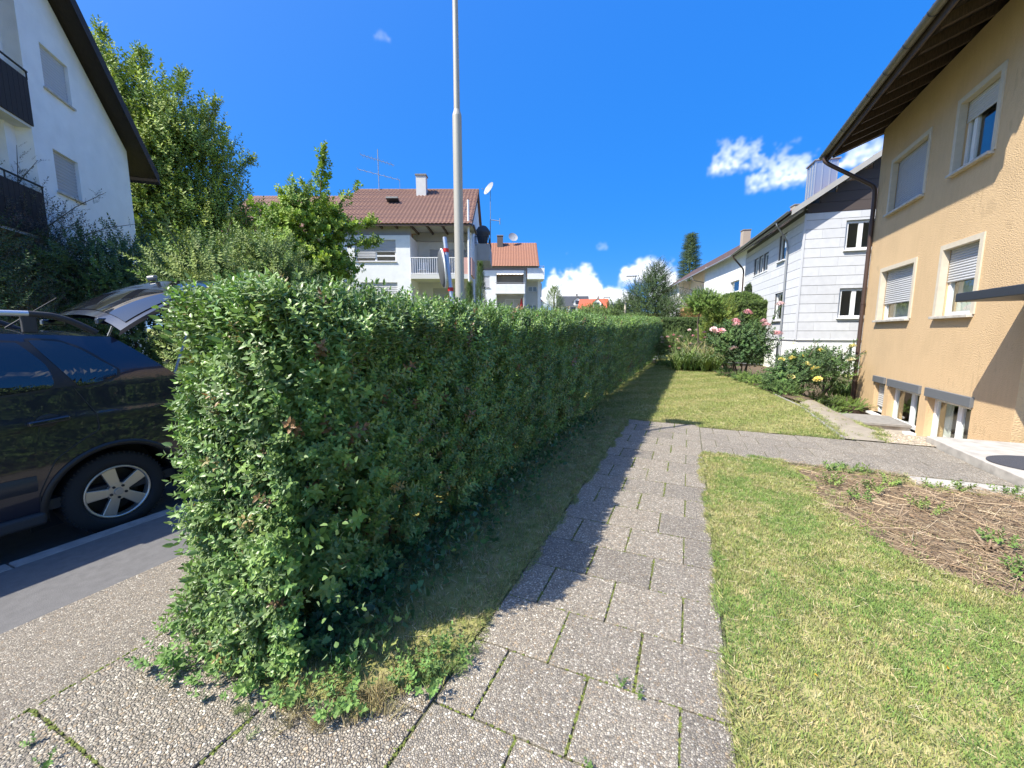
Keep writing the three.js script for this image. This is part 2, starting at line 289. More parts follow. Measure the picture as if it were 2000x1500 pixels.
// the slab path: every slab is a piece of its own, set in mossy joints
{
  const path = new THREE.Group(); path.name = 'path'; path.userData = { kind: 'structure', label: 'footpath of square exposed aggregate slabs' }; scene.add(path);
  seed(21);
  const lay = (x0, x1, z0, z1, mat, h = 0.05) => {
    const j = 0.0042, dy = R(-0.004, 0.003), g = planar(rbox(x0 + j, x1 - j, -h, 0, z0 + j, z1 - j, 0.005), 1.75, rnd() * 7);
    if (rnd() < 0.5) { const uv = g.attributes.uv; for (let i = 0; i < uv.count; i++) uv.setXY(i, uv.getY(i), -uv.getX(i)); }
    const m = part('slab', g.translate(-(x0 + x1) / 2, 0, -(z0 + z1) / 2), mat, path); m.position.set((x0 + x1) / 2, dy, (z0 + z1) / 2); m.rotation.set(R(-0.006, 0.006), R(-0.004, 0.004), R(-0.006, 0.006));
  };
  const mats = [M.slabA, M.slabA, M.slabB, M.slabC, M.slabD];
  for (let r = 0; r < 20; r++) {                            // rows of the garden path, 40 cm each, in half bond
    const z1 = 0.275 - 0.395 * r, z0 = z1 - 0.395, odd = r % 2;
    const js = odd ? [-0.945, -0.55, -0.145, 0.25] : [-0.945, -0.755, -0.35, 0.05, 0.25];
    for (let k = 0; k + 1 < js.length; k++) { const dx = R(-0.004, 0.004); lay(js[k] + (k ? dx : 0), js[k + 1], z0, z1, r > 6 ? pick(mats) : k === js.length - 2 ? pick([M.slabD, M.slabB]) : pick([M.slabA, M.slabC, M.slabB])); }
  }
  for (let r = 0; r < 4; r++) for (let k = 0; k < 9; k++) {  // the side path to the door
    const x0 = 0.252 + k * 0.385 + (r % 2 ? -0.19 : 0), z1 = -5.84 - r * 0.40; const a = Math.max(0.252, x0), b = Math.min(3.26, x0 + 0.385); if (b - a > 0.05) lay(a, b, z1 - 0.40, z1, pick([M.slabB, M.slabB, M.slabA]));
  }
  for (const [x0, x1, z0, z1] of [[-2.505, -1.60, -1.24, -0.585], [-1.60, -0.95, -1.24, -0.585], [-2.505, -1.95, -0.585, 0.30], [-1.95, -1.30, -0.585, 0.30], [-1.30, -0.95, -0.585, 0.30], [-2.505, -1.60, -1.9, -1.24], [-1.60, -0.95, -1.45, -1.24]]) lay(x0, x1, z0, z1, M.slabBig, 0.06);
  part('joint_bed', planar(join([slab([[-0.96, 0.4], [0.262, 0.4], [0.262, -7.62], [-0.96, -7.62]], -0.05, -0.011), slab([[0.262, -5.82], [3.27, -5.82], [3.27, -7.46], [0.262, -7.46]], -0.05, -0.011), slab([[-2.51, 0.4], [-0.96, 0.4], [-0.96, -1.9], [-2.51, -1.9]], -0.06, -0.012)])), M.moss, path, 'mossy joints between slabs');
}
// edging of the side path and the landing
struct('concrete_edging', planar(rbox(2.35, 3.55, -0.05, -0.004, -5.815, -5.55, 0.01)), M.concrete);

// lawns, beds, gravel
const lawnNear = [[0.27, 1.6], [0.262, -5.80], [1.15, -5.81], [1.22, -5.2], [1.2, -4.5], [1.38, -3.87], [1.55, -3.48], [1.9, -3.25], [3.2, -2.7], [6, -2.2], [6, 1.6]];
const bedStub = [[1.15, -5.81], [2.34, -5.81], [2.36, -5.54], [3.6, -5.53], [6, -5.3], [6, -2.2], [3.2, -2.7], [1.9, -3.25], [1.55, -3.48], [1.38, -3.87], [1.2, -4.5], [1.22, -5.2]];
const lawnFar = [[-1.95, -7.63], [0.25, -7.63], [0.26, -7.47], [2.2, -7.47], [2.28, -10.3], [2.30, -10.7], [2.1, -12.2], [1.8, -14.8], [0.9, -18.7], [-0.24, -19.9], [-1.35, -21.7], [-2.1, -21.9]];
const verge = [[-2.3, -1.12], [-2.0, -1.02], [-1.75, -1.05], [-1.5, -1.02], [-1.35, -1.15], [-1.2, -1.14], [-1.05, -1.33], [-0.957, -1.42], [-0.95, -1.9], [-0.957, -7.63], [-2.5, -7.63], [-2.5, -1.25]];
const sheet = (poly, y) => planar(new THREE.ShapeGeometry(new THREE.Shape(poly.map(([x, z]) => new THREE.Vector2(x, -z)))).rotateX(-Math.PI / 2).translate(0, y, 0));
struct('lawn', sheet(lawnNear, 0.0), M.turf, 'mown lawn beside the slab path');
struct('lawn', sheet(lawnFar, 0.002), M.turf, 'mown lawn behind the side path');
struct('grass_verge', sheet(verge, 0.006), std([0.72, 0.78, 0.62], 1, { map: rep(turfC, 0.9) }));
struct('planting_bed', grid(40, 40, (u, v) => { const x = mixf(1.1, 6, u), z = mixf(-5.82, -2.0, v); return [x, 0.03 + 0.035 * fbm2(x * 2, z * 2, 3) - 0.09 * (1 - sstep(0, 0.35, distIn(x, z, bedStub))), z, x, z]; }), M.soil);
function distIn(x, z, poly) {                              // distance to a polygon's edge, negative outside
  let inn = false, d = 1e9;
  for (let i = 0, j = poly.length - 1; i < poly.length; j = i++) {
    const [xi, zi] = poly[i], [xj, zj] = poly[j];
    if ((zi > z) !== (zj > z) && x < (xj - xi) * (z - zi) / (zj - zi) + xi) inn = !inn;
    const t = clamp(((x - xi) * (xj - xi) + (z - zi) * (zj - zi)) / ((xj - xi) ** 2 + (zj - zi) ** 2)); d = Math.min(d, Math.hypot(x - xi - t * (xj - xi), z - zi - t * (zj - zi)));
  }
  return inn ? d : -d;
}
const strip = (A, B, n, m, up) => grid(m, n, (u, v) => { const at = P => { const t = v * (P.length - 1), i = Math.min(P.length - 2, Math.floor(t)), f = t - i; return [mixf(P[i][0], P[i + 1][0], f), mixf(P[i][1], P[i + 1][1], f)]; }; const a = at(A), b = at(B), x = mixf(a[0], b[0], u), z = mixf(a[1], b[1], u); return [x, groundY(x, z) + up, z, x, z]; });
struct('garden_path', strip([[2.26, -7.43], [2.34, -10.3], [2.45, -11.2], [2.62, -12.0], [2.7, -13.2]], [[2.72, -7.43], [2.95, -8.6], [3.35, -10.3], [4.1, -11.6], [4.44, -13.2]], 24, 8, 0.016), std([0.40, 0.355, 0.285], 0.95, { map: rep(concC, 0.55), bumpMap: rep(stuccoH, 1.2), bumpScale: 0.015 }));
struct('gravel_strip', strip([[2.72, -7.43], [2.95, -8.6], [3.35, -10.3], [4.1, -11.6], [4.4, -13.0]], [[4.47, -7.43], [4.47, -8.6], [4.47, -10.3], [4.47, -11.6], [4.47, -13.0]], 24, 6, 0.010), std([1.75, 1.6, 1.35], 0.9, { map: rep(pebC, 0.8), bumpMap: rep(pebH, 0.8), bumpScale: 0.008 }));
struct('flower_bed', strip([[2.44, -11.0], [2.1, -12.2], [1.8, -14.8], [0.9, -18.7], [-0.24, -19.9], [-1.35, -21.7], [-1.9, -23]], [[3.4, -13.4], [4.6, -14.4], [5.6, -16.5], [5.2, -19.5], [3.8, -21], [2.4, -24], [0, -26]], 20, 5, 0.035), std([0.62, 0.6, 0.6], 1, { map: rep(soilC, 0.8) }));
struct('lawn_edging', join([bar([2.235, 0.012, -7.48], [2.315, 0.012, -10.4], 0.025), bar([2.315, 0.012, -10.4], [2.12, 0.012, -12.2], 0.025)]), M.concDark);
struct('bed_edging', join([box(2.7, 4.45, -0.75, -0.36, -13.42, -13.3)].map(g => g.rotateY(0))), M.wood);
// concrete landing at the door, the cover of the light well, the door mat
struct('landing', planar(new RoundedBoxGeometry(2.2, 0.14, 4.6, 2, 0.015).translate(4.38, 0.03, -5.42)), M.concrete);
{
  const t = thing('light_well_cover', 'low grey concrete slab over a light well at the foot of the beige wall', 'slab', [4.0, -0.55, -11.6]);
  part('slab', planar(rbox(-0.65, 0.45, 0.14, 0.2, -0.55, 0.55, 0.012)), M.concDark, t);
  part('shaft', planar(box(-0.3, 0.45, -0.1, 0.14, -0.5, 0.5)), M.concrete, t);
  const m = part('door_mat', (() => { const s = new THREE.Shape(); s.absellipse(0, 0, 0.62, 0.42, 0, Math.PI * 2); return new THREE.ExtrudeGeometry(s, { depth: 0.012, bevelEnabled: false, curveSegments: 24 }).rotateX(-Math.PI / 2).translate(0, 0, 0); })(), std([0.06, 0.06, 0.07], 0.95, { bumpMap: rep(grainH, 4), bumpScale: 0.004 }), scene);
  m.position.set(3.93, 0.102, -6.42); tag(m, 'dark grey oval door mat on the concrete landing', 'door mat');
}

// ---------------------------------------------------------------- grass
function bladeClump(n, h, spread, w) {
  const pos = [], idx = [];
  for (let k = 0; k < n; k++) {
    const a = rnd() * 6.28, r = spread * Math.sqrt(rnd()), x = r * Math.cos(a), z = r * Math.sin(a), b = rnd() * 6.28, hh = h * R(0.55, 1.1), ln = hh * R(0.2, 0.9), wx = Math.cos(b + 1.57) * w / 2, wz = Math.sin(b + 1.57) * w / 2, o = pos.length / 3;
    pos.push(x - wx, 0, z - wz, x + wx, 0, z + wz, x + wx * 0.8 + Math.cos(b) * ln * 0.4, hh * 0.65, z + wz * 0.8 + Math.sin(b) * ln * 0.4, x - wx * 0.8 + Math.cos(b) * ln * 0.4, hh * 0.65, z - wz * 0.8 + Math.sin(b) * ln * 0.4, x + Math.cos(b) * ln, hh, z + Math.sin(b) * ln);
    idx.push(o, o + 1, o + 2, o, o + 2, o + 3, o + 3, o + 2, o + 4);
  }
  return norm(tris(pos, idx));
}
function scatter(poly, perM2, fn, dens) {
  let x0 = 1e9, x1 = -1e9, z0 = 1e9, z1 = -1e9; for (const [x, z] of poly) { x0 = Math.min(x0, x); x1 = Math.max(x1, x); z0 = Math.min(z0, z); z1 = Math.max(z1, z); }
  const N = Math.round((x1 - x0) * (z1 - z0) * perM2);
  for (let i = 0; i < N; i++) { const x = R(x0, x1), z = R(z0, z1), d = distIn(x, z, poly); if (d > -0.03 && (!dens || rnd() < dens(x, z, d))) fn(x, z, d); }
}
const GREEN = [0.205, 0.27, 0.06], FRESH = [0.175, 0.285, 0.055], OLIVE = [0.30, 0.315, 0.09], STRAW = [0.54, 0.46, 0.24], BROWN = [0.26, 0.18, 0.09];
seed(33);
const turfGeo = [bladeClump(12, 0.024, 0.045, 0.0038), bladeClump(12, 0.019, 0.05, 0.0042), bladeClump(10, 0.032, 0.04, 0.0034)];
function sow(name, poly, perM2, tone, scale, dens, y = 0) {
  const lists = turfGeo.map(() => []);
  scatter(poly, perM2, (x, z) => {
    const t = tone(x, z), s = scale * R(0.7, 1.25), m = frameOf(V(R(-0.35, 0.35), 1, R(-0.35, 0.35)), rnd() * 6.28, V(x, y, z), V(s, s * R(0.7, 1.1), s));
    lists[Math.floor(rnd() * 3)].push([m, vary(t, 0.22, 0.2)]);
  }, dens);
  const o = new THREE.Group();
  lists.forEach((l, i) => { const g = instanced(numbered(name), turfGeo[i], M.grass, l, scene); g.userData.label = name === 'grass' ? 'short mown grass of the lawns' : 'thin shaded grass at the foot of the hedge'; g.userData.category = 'grass'; });
}
const lawnTone = (x, z) => {
  const a = fbm2(x * 0.9 + 4, z * 0.9, 4), b = fbm2(x * 4, z * 4 + 9, 3), k = rnd();
  const st = 0.34 + 0.75 * b + 0.75 * a;
  if (k < st * 0.6) return lerp3(STRAW, OLIVE, rnd() * 0.6);
  return a + 0.5 * b < -0.05 ? lerp3(GREEN, FRESH, rnd()) : lerp3(OLIVE, GREEN, rnd() * 0.9);
};
sow('grass', lawnNear, 3000, lawnTone, 1.0, (x, z) => (x > 4.3 ? 0.15 : 1) * (z > 0.2 ? 0.05 : 1) * (0.62 + 0.6 * fbm2(x * 2.2, z * 2.2, 3) + 0.25));
sow('grass', lawnFar, 800, (x, z) => { const s = Math.sin((x * 0.75 + z * 0.66) * 5.6 + 1.2 * n2(x * 0.7, z * 0.7)); return rnd() < 0.36 + 0.30 * s ? lerp3(STRAW, OLIVE, 0.35 + 0.5 * rnd()) : lerp3(OLIVE, GREEN, rnd()); }, 1.35);
sow('grass', [[1.0, -5.81], [2.3, -5.8], [2.2, -5.3], [1.75, -5.0], [1.7, -4.5], [1.9, -4.1], [2.0, -3.75], [2.4, -3.5], [3.4, -3.0], [3.2, -2.6], [1.85, -3.15], [1.5, -3.4], [1.3, -3.8], [1.1, -4.5], [1.1, -5.2]], 700, lawnTone, 1.1, (x, z) => 0.25 + 0.9 * fbm2(x * 2.5, z * 2.5, 3), 0.012);
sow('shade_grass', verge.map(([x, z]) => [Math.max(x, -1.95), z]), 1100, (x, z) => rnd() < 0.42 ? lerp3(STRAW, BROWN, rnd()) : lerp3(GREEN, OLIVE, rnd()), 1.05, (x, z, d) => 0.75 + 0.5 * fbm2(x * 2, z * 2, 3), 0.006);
{ // weeds and grass creeping over the garden path's edges
  seed(37); const L = turfGeo.map(() => []);
  const P = [[2.26, -7.5, 2.36, -10.6], [2.74, -7.5, 2.97, -8.7], [2.97, -8.7, 3.36, -10.3], [3.36, -10.3, 3.5, -11.0], [2.45, -11.0, 2.7, -13.2]];
  for (const [a, b, c, d] of P) { const n = Math.round(Math.hypot(c - a, d - b) * 150); for (let i = 0; i < n; i++) { const t = rnd(), x = mixf(a, c, t) + G() * 0.09, z = mixf(b, d, t) + G() * 0.09; if (n2(x * 2.2, z * 2.2) > 0.15) continue; L[i % 3].push([frameOf(V(R(-0.6, 0.6), 1, R(-0.6, 0.6)), rnd() * 6.28, V(x, groundY(x, z) + 0.015, z), R(0.8, 1.8)), vary(lerp3(GREEN, STRAW, rnd() * 0.5), 0.25, 0.2)]); } }
  for (let i = 0; i < 260; i++) { const x = R(2.4, 3.3), z = R(-12.6, -7.6); if (n2(x * 1.6 + 3, z * 1.6) < 0.25) continue; L[i % 3].push([frameOf(V(R(-0.6, 0.6), 1, R(-0.6, 0.6)), rnd() * 6.28, V(x, groundY(x, z) + 0.015, z), R(0.6, 1.3)), vary(lerp3(GREEN, OLIVE, rnd()), 0.25, 0.2)]); }
  L.forEach((l, i) => { instanced(numbered('grass'), turfGeo[i], M.grass, l, scene).userData = { kind: 'stuff', label: 'weedy grass along the garden path beside the beige house', category: 'grass' }; });
}
{ // grass leaning over the slabs' edges
  const E = [[0.25, 0.2, 0.25, -5.85], [0.27, -5.85, 1.2, -5.85], [0.25, -7.47, 2.2, -7.47], [-0.95, -7.6, 0.25, -7.6], [-0.95, -1.5, -0.95, -7.6]], L = turfGeo.map(() => []);
  for (const [a, b, c, d] of E) { const n = Math.round(Math.hypot(c - a, d - b) * 210); for (let i = 0; i < n; i++) { const t = rnd(), x = mixf(a, c, t), z = mixf(b, d, t), k = 0.075 * fbm2(x * 2.2 + 5, z * 2.2, 3) + 0.008; const nx = b === d ? 0 : (a > 0 ? -1 : 1), nz = b === d ? (z < -7 ? 1 : z < -5 ? -1 : 0) : 0; if (n2(x * 5, z * 5) > 0.45) continue; L[i % 3].push([frameOf(V(nx * 0.8 + R(-0.5, 0.5), 1, nz * 0.8 + R(-0.5, 0.5)), rnd() * 6.28, V(x + nx * k + G() * 0.012, 0, z + nz * k + G() * 0.012), R(0.7, 1.2)), vary(a < 0 ? lerp3(GREEN, STRAW, rnd() * 0.7) : lawnTone(x, z), 0.22, 0.2)]); } }
  L.forEach((l, i) => { instanced(numbered('grass'), turfGeo[i], M.grass, l, scene).userData = { kind: 'stuff', label: 'grass leaning over the path edges', category: 'grass' }; });
}
{ // dry clippings lying on the lawn
  seed(35); const l = []; const g = norm(new THREE.BoxGeometry(0.0022, 0.0015, 0.04));
  const put = (x, z) => l.push([new THREE.Matrix4().compose(V(x, R(0.012, 0.026), z), Q().setFromEuler(new THREE.Euler(R(-0.3, 0.3), rnd() * 6.28, 0)), V(1, 1, R(0.5, 1.5))), vary(rnd() < 0.7 ? [0.52, 0.45, 0.26] : [0.36, 0.38, 0.14], 0.2)]);
  scatter(lawnNear, 300, put, (x, z) => x > 4.4 ? 0 : 0.35 + 1.3 * fbm2(x * 1.6, z * 1.6, 3)); scatter(lawnFar, 110, put, (x, z) => 0.4 + 0.6 * Math.sin((x * 0.75 + z * 0.66) * 5.6 + 1.2 * n2(x * 0.7, z * 0.7))); scatter(verge, 160, put);
  instanced('clippings', g, M.straw, l, scene).userData = { kind: 'stuff', label: 'dry grass clippings strewn over the lawn', category: 'clippings' };
}

// ================================================================ LEAVES AND SHOOTS
function leafInto(pos, idx, o, dir, up, L, W, fold, droop) {  // one leaf from point o along dir, its upper side towards up
  const d = dir.clone().normalize(), s = V().crossVectors(d, up).normalize(), u = V().crossVectors(s, d).normalize();
  const P = (a, b, c) => { pos.push(o.x + d.x * a + s.x * b + u.x * c, o.y + d.y * a + s.y * b + u.y * c, o.z + d.z * a + s.z * b + u.z * c); return pos.length / 3 - 1; };
  const b = P(0, 0, 0), m1 = P(L * 0.36, 0, 0), m2 = P(L * 0.72, 0, -droop * 0.5), t = P(L, 0, -droop), l1 = P(L * 0.30, W / 2, fold), l2 = P(L * 0.66, W * 0.42, fold * 0.8 - droop * 0.4), r1 = P(L * 0.30, -W / 2, fold), r2 = P(L * 0.66, -W * 0.42, fold * 0.8 - droop * 0.4);
  idx.push(b, m1, l1, l1, m1, m2, l1, m2, l2, l2, m2, t, b, r1, m1, r1, m2, m1, r1, r2, m2, r2, t, m2);
}
function oneLeaf(L, W) { const pos = [], idx = []; leafInto(pos, idx, V(0, 0, 0), V(0, 1, 0), V(0, 0, 1), L, W, W * 0.16, L * 0.08); return tris(pos, idx); }
function shoot(o) {                                        // a twig that grows up +y with leaves in pairs
  const { len, pairs, L, W, spread = 1.0, spiral = false, stem = 0.0016, bend = 0.1 } = o, pos = [], idx = [];
  const bx = R(-bend, bend) * len, bz = R(-bend, bend) * len;
  for (let k = 0; k < 3; k++) { const a = k * 2.09, x = Math.cos(a) * stem, z = Math.sin(a) * stem, x2 = Math.cos(a + 2.09) * stem, z2 = Math.sin(a + 2.09) * stem, q = pos.length / 3; pos.push(x, -0.05 * len, z, x2, -0.05 * len, z2, bx, len, bz); idx.push(q, q + 1, q + 2); }
  let ang = rnd() * 6.28;
  for (let i = 0; i < pairs; i++) {
    const t = (i + 0.6) / pairs, p = V(bx * t * t, len * t, bz * t * t), sc = t > 0.8 ? 0.72 : R(0.8, 1.08), n = spiral ? 1 : 2;
    for (let k = 0; k < n; k++) {
      const a = ang + k * Math.PI + R(-0.25, 0.25), lift = mixf(0.35, 1.5, t) * R(0.7, 1.2) / spread, d = V(Math.cos(a), lift, Math.sin(a)).normalize();
      leafInto(pos, idx, p, d, V(R(-0.3, 0.3), 1, R(-0.3, 0.3)), L * sc, W * sc, W * R(0.06, 0.22), L * R(0.0, 0.16));
    }
    ang += spiral ? 2.4 : Math.PI / 2 + R(-0.3, 0.3);
  }
  leafInto(pos, idx, V(bx, len, bz), V(bx + 0.01, len, bz), V(1, 0.1, 0.3), L * 0.7, W * 0.6, W * 0.1, 0);
  return norm(tris(pos, idx));
}

// ================================================================ THE PRIVET HEDGE BESIDE THE PATH
{
  seed(41);
  const hedge = thing('privet_hedge', 'tall clipped privet hedge running along the slab path, its end facing the pavement', 'hedge', [0, 0, 0]);
  const Z1 = -1.10, Z0 = -24.4;                             // near and far end
  const top = z => 1.765 + 0.10 * sstep(-2, -12, z) + 0.36 * sstep(-9, -24, z);
  const lump = (x, y, z) => 0.055 * n3(x * 1.7, y * 1.7, z * 1.7) + 0.03 * n3(x * 5, y * 5, z * 5);
  const shoots = [0, 1, 2, 3].map(() => shoot({ len: 0.115, pairs: 6, L: 0.036, W: 0.0175, spread: 2.2 }));
  const tips = [0, 1].map(() => shoot({ len: 0.10, pairs: 5, L: 0.034, W: 0.0165, spread: 1.5 }));
  const lists = [[], [], [], [], [], []], singles = [];
  const GREEN_A = [0.095, 0.185, 0.036], GREEN_B = [0.155, 0.275, 0.052], GREEN_C = [0.215, 0.36, 0.058], OLD = [0.22, 0.17, 0.035];
  const leafTone = p => rnd() < 0.3 ? lerp3(GREEN_B, GREEN_C, rnd()) : lerp3(GREEN_A, GREEN_B, clamp(0.5 + 0.8 * n3(p.x * 1.6, p.y * 1.6, p.z * 1.6) + R(-0.4, 0.4)));   // one mix of leaf ages all over the hedge
  const put = (p, n, s, tone, tip) => {
    const d = n.clone().addScaledVector(SUN, 0.75).add(V(R(-0.6, 0.6), R(-0.4, 0.55), R(-0.6, 0.6))).normalize();   // shoots lean to the light
    lists[tip ? 4 + Math.floor(rnd() * 2) : Math.floor(rnd() * 4)].push([frameOf(d, rnd() * 6.28, p, s), vary(rnd() < 0.02 + 0.03 * sstep(0.2, 0.6, n3(p.x * 1.3, p.y * 1.3, p.z * 1.3)) ? (rnd() < 0.5 ? OLD : [0.20, 0.11, 0.04]) : tone, 0.28, 0.25)]);
  };
  // outline in plan: street side, rounded near end, path side
  const XL = -2.42, XR = -1.42, rc = 0.38;
  const outline = t => {                                    // t in metres round the near end, 0 = middle of the near face; negative = street side
    const half = (XR - XL) / 2 - rc, arc = rc * Math.PI / 2, a = Math.abs(t), sg = Math.sign(t) || 1, cx = (XL + XR) / 2;
    if (a < half) return [cx + t, Z1, 0, 1];
    if (a < half + arc) { const q = (a - half) / rc; return [cx + sg * (half + rc * Math.sin(q)), Z1 - rc + rc * Math.cos(q), sg * Math.sin(q), Math.cos(q)]; }
    return [cx + sg * (half + rc), Z1 - rc - (a - half - arc), sg, 0];
  };
  const sides = (t0, t1, per, size) => {
    const N = Math.round((t1 - t0) * 1.9 * per);
    for (let i = 0; i < N; i++) {
      const t = R(t0, t1), [x, z, nx, nz] = outline(t), H = top(z), y = H * Math.pow(rnd(), 0.9), path = nx > 0.6;
      const foot = path ? 0.30 * Math.pow(1 - y / H, 2) : -0.09 * Math.pow(1 - y / H, 2);   // the path side is thin and drawn in at the foot
      if (path && y < 0.75 && rnd() < 0.60 * (1 - y / 0.75)) continue;
      if (path && y < 1.2 && n3(x * 3, y * 3, z * 3) > 0.45 - 0.2 * (1 - y / 1.2)) continue;
      const rim = sstep(H - 0.15, H, y) * 0.05, dep = 0.08 + 0.17 * Math.pow(rnd(), 2.2) - lump(x, y, z) + foot + rim;
      const p = V(x - nx * dep, y, z - nz * dep), hi = y > H - 0.30 - 0.12 * n2(x * 2, z * 2);
      put(p, V(nx, hi ? 0.9 : 0.25, nz), size * R(0.65, 1.3), leafTone(p), hi);
    }
  };
  sides(-1.6, 4.6, 1450, 1.0); sides(4.6, 11, 620, 1.3); sides(11, 23.4, 320, 1.8); sides(-9, -1.6, 160, 1.7);
  const crown = (z0, z1, per, size) => {
    const N = Math.round((z1 - z0) * 0.95 * per);
    for (let i = 0; i < N; i++) { const z = R(z0, z1), x = R(XL - 0.02, XR + 0.02); if (z > Z1 - 0.4 && Math.hypot(Math.max(0, Math.abs(x + 1.92) - 0.1), z - (Z1 - 0.4)) > 0.42) continue; const e = 0.10 * Math.pow(Math.abs(x + 1.92) / 0.5, 4), p = V(x, top(z) - 0.06 - 0.16 * Math.pow(rnd(), 1.5) - e + lump(x, 2, z) * 0.8, z); put(p, V((x + 1.92) * 0.8, 1, z > -1.4 ? 0.4 : 0), size * R(0.8, 1.3), leafTone(p), rnd() < 0.7); }
  };
  crown(-5, Z1, 1500, 1.0); crown(-11, -5, 650, 1.3); crown(Z0, -11, 330, 1.8);
  for (let i = 0; i < 5200; i++) { const z = -1.3 - 23 * Math.pow(rnd(), 1.7), x = R(XL + 0.15, XR - 0.22), y = R(0.25, top(z) - 0.2); const p = V(x, y, z); put(p, V(R(-1, 1), R(0, 1), R(-1, 1)), R(1.2, 2.0), leafTone(p), false); }   // leaves inside
  // a few hundred of the nearest leaves, one by one
  const gl = [0, 1, 2].map(() => norm(oneLeaf(R(0.036, 0.043), R(0.017, 0.020)))), lm = [[0.14, 0.26, 0.052], [0.11, 0.21, 0.045], [0.17, 0.30, 0.055]].map(c => { const m = M.leaf.clone(); m.color = col(...c); return m; });
  for (let i = 0; i < 300; i++) {
    const t = R(-0.62, 0.62), [x, z, nx, nz] = outline(t), y = R(0.15, 1.72), k = -0.09 * Math.pow(1 - y / 1.8, 2) - lump(x, y, z);
    const m = part('leaf', gl[i % 3], lm[Math.floor(rnd() * 3)], hedge);
    m.matrix.copy(frameOf(V(nx + R(-0.8, 0.8), R(-0.2, 1.0), nz + R(-0.8, 0.8)), rnd() * 6.28, V(x - nx * k + nx * 0.03, y, z - nz * k + nz * 0.03), R(0.9, 1.2))); m.matrix.decompose(m.position, m.quaternion, m.scale);
  }
  lists.forEach((l, i) => instanced('foliage', i < 4 ? shoots[i] : tips[i - 4], M.leaf, l, hedge));
  // stems that show at the foot on the path side
  for (let i = 0; i < 64; i++) {
    const z = -1.5 - 18 * Math.pow(rnd(), 1.5), x = R(-2.15, -1.82), h = R(0.9, 1.5), dx = R(-0.1, 0.2), dz = R(-0.45, 0.15), pts = []; for (let k = 0; k <= 5; k++) { const t = k / 5; pts.push(V(x + dx * t + R(-0.012, 0.012), h * t, z + dz * t + R(-0.012, 0.012))); }
    part('stem', taper(pts, R(0.007, 0.013), 0.004, 6), M.barkRed, hedge);
  }
}

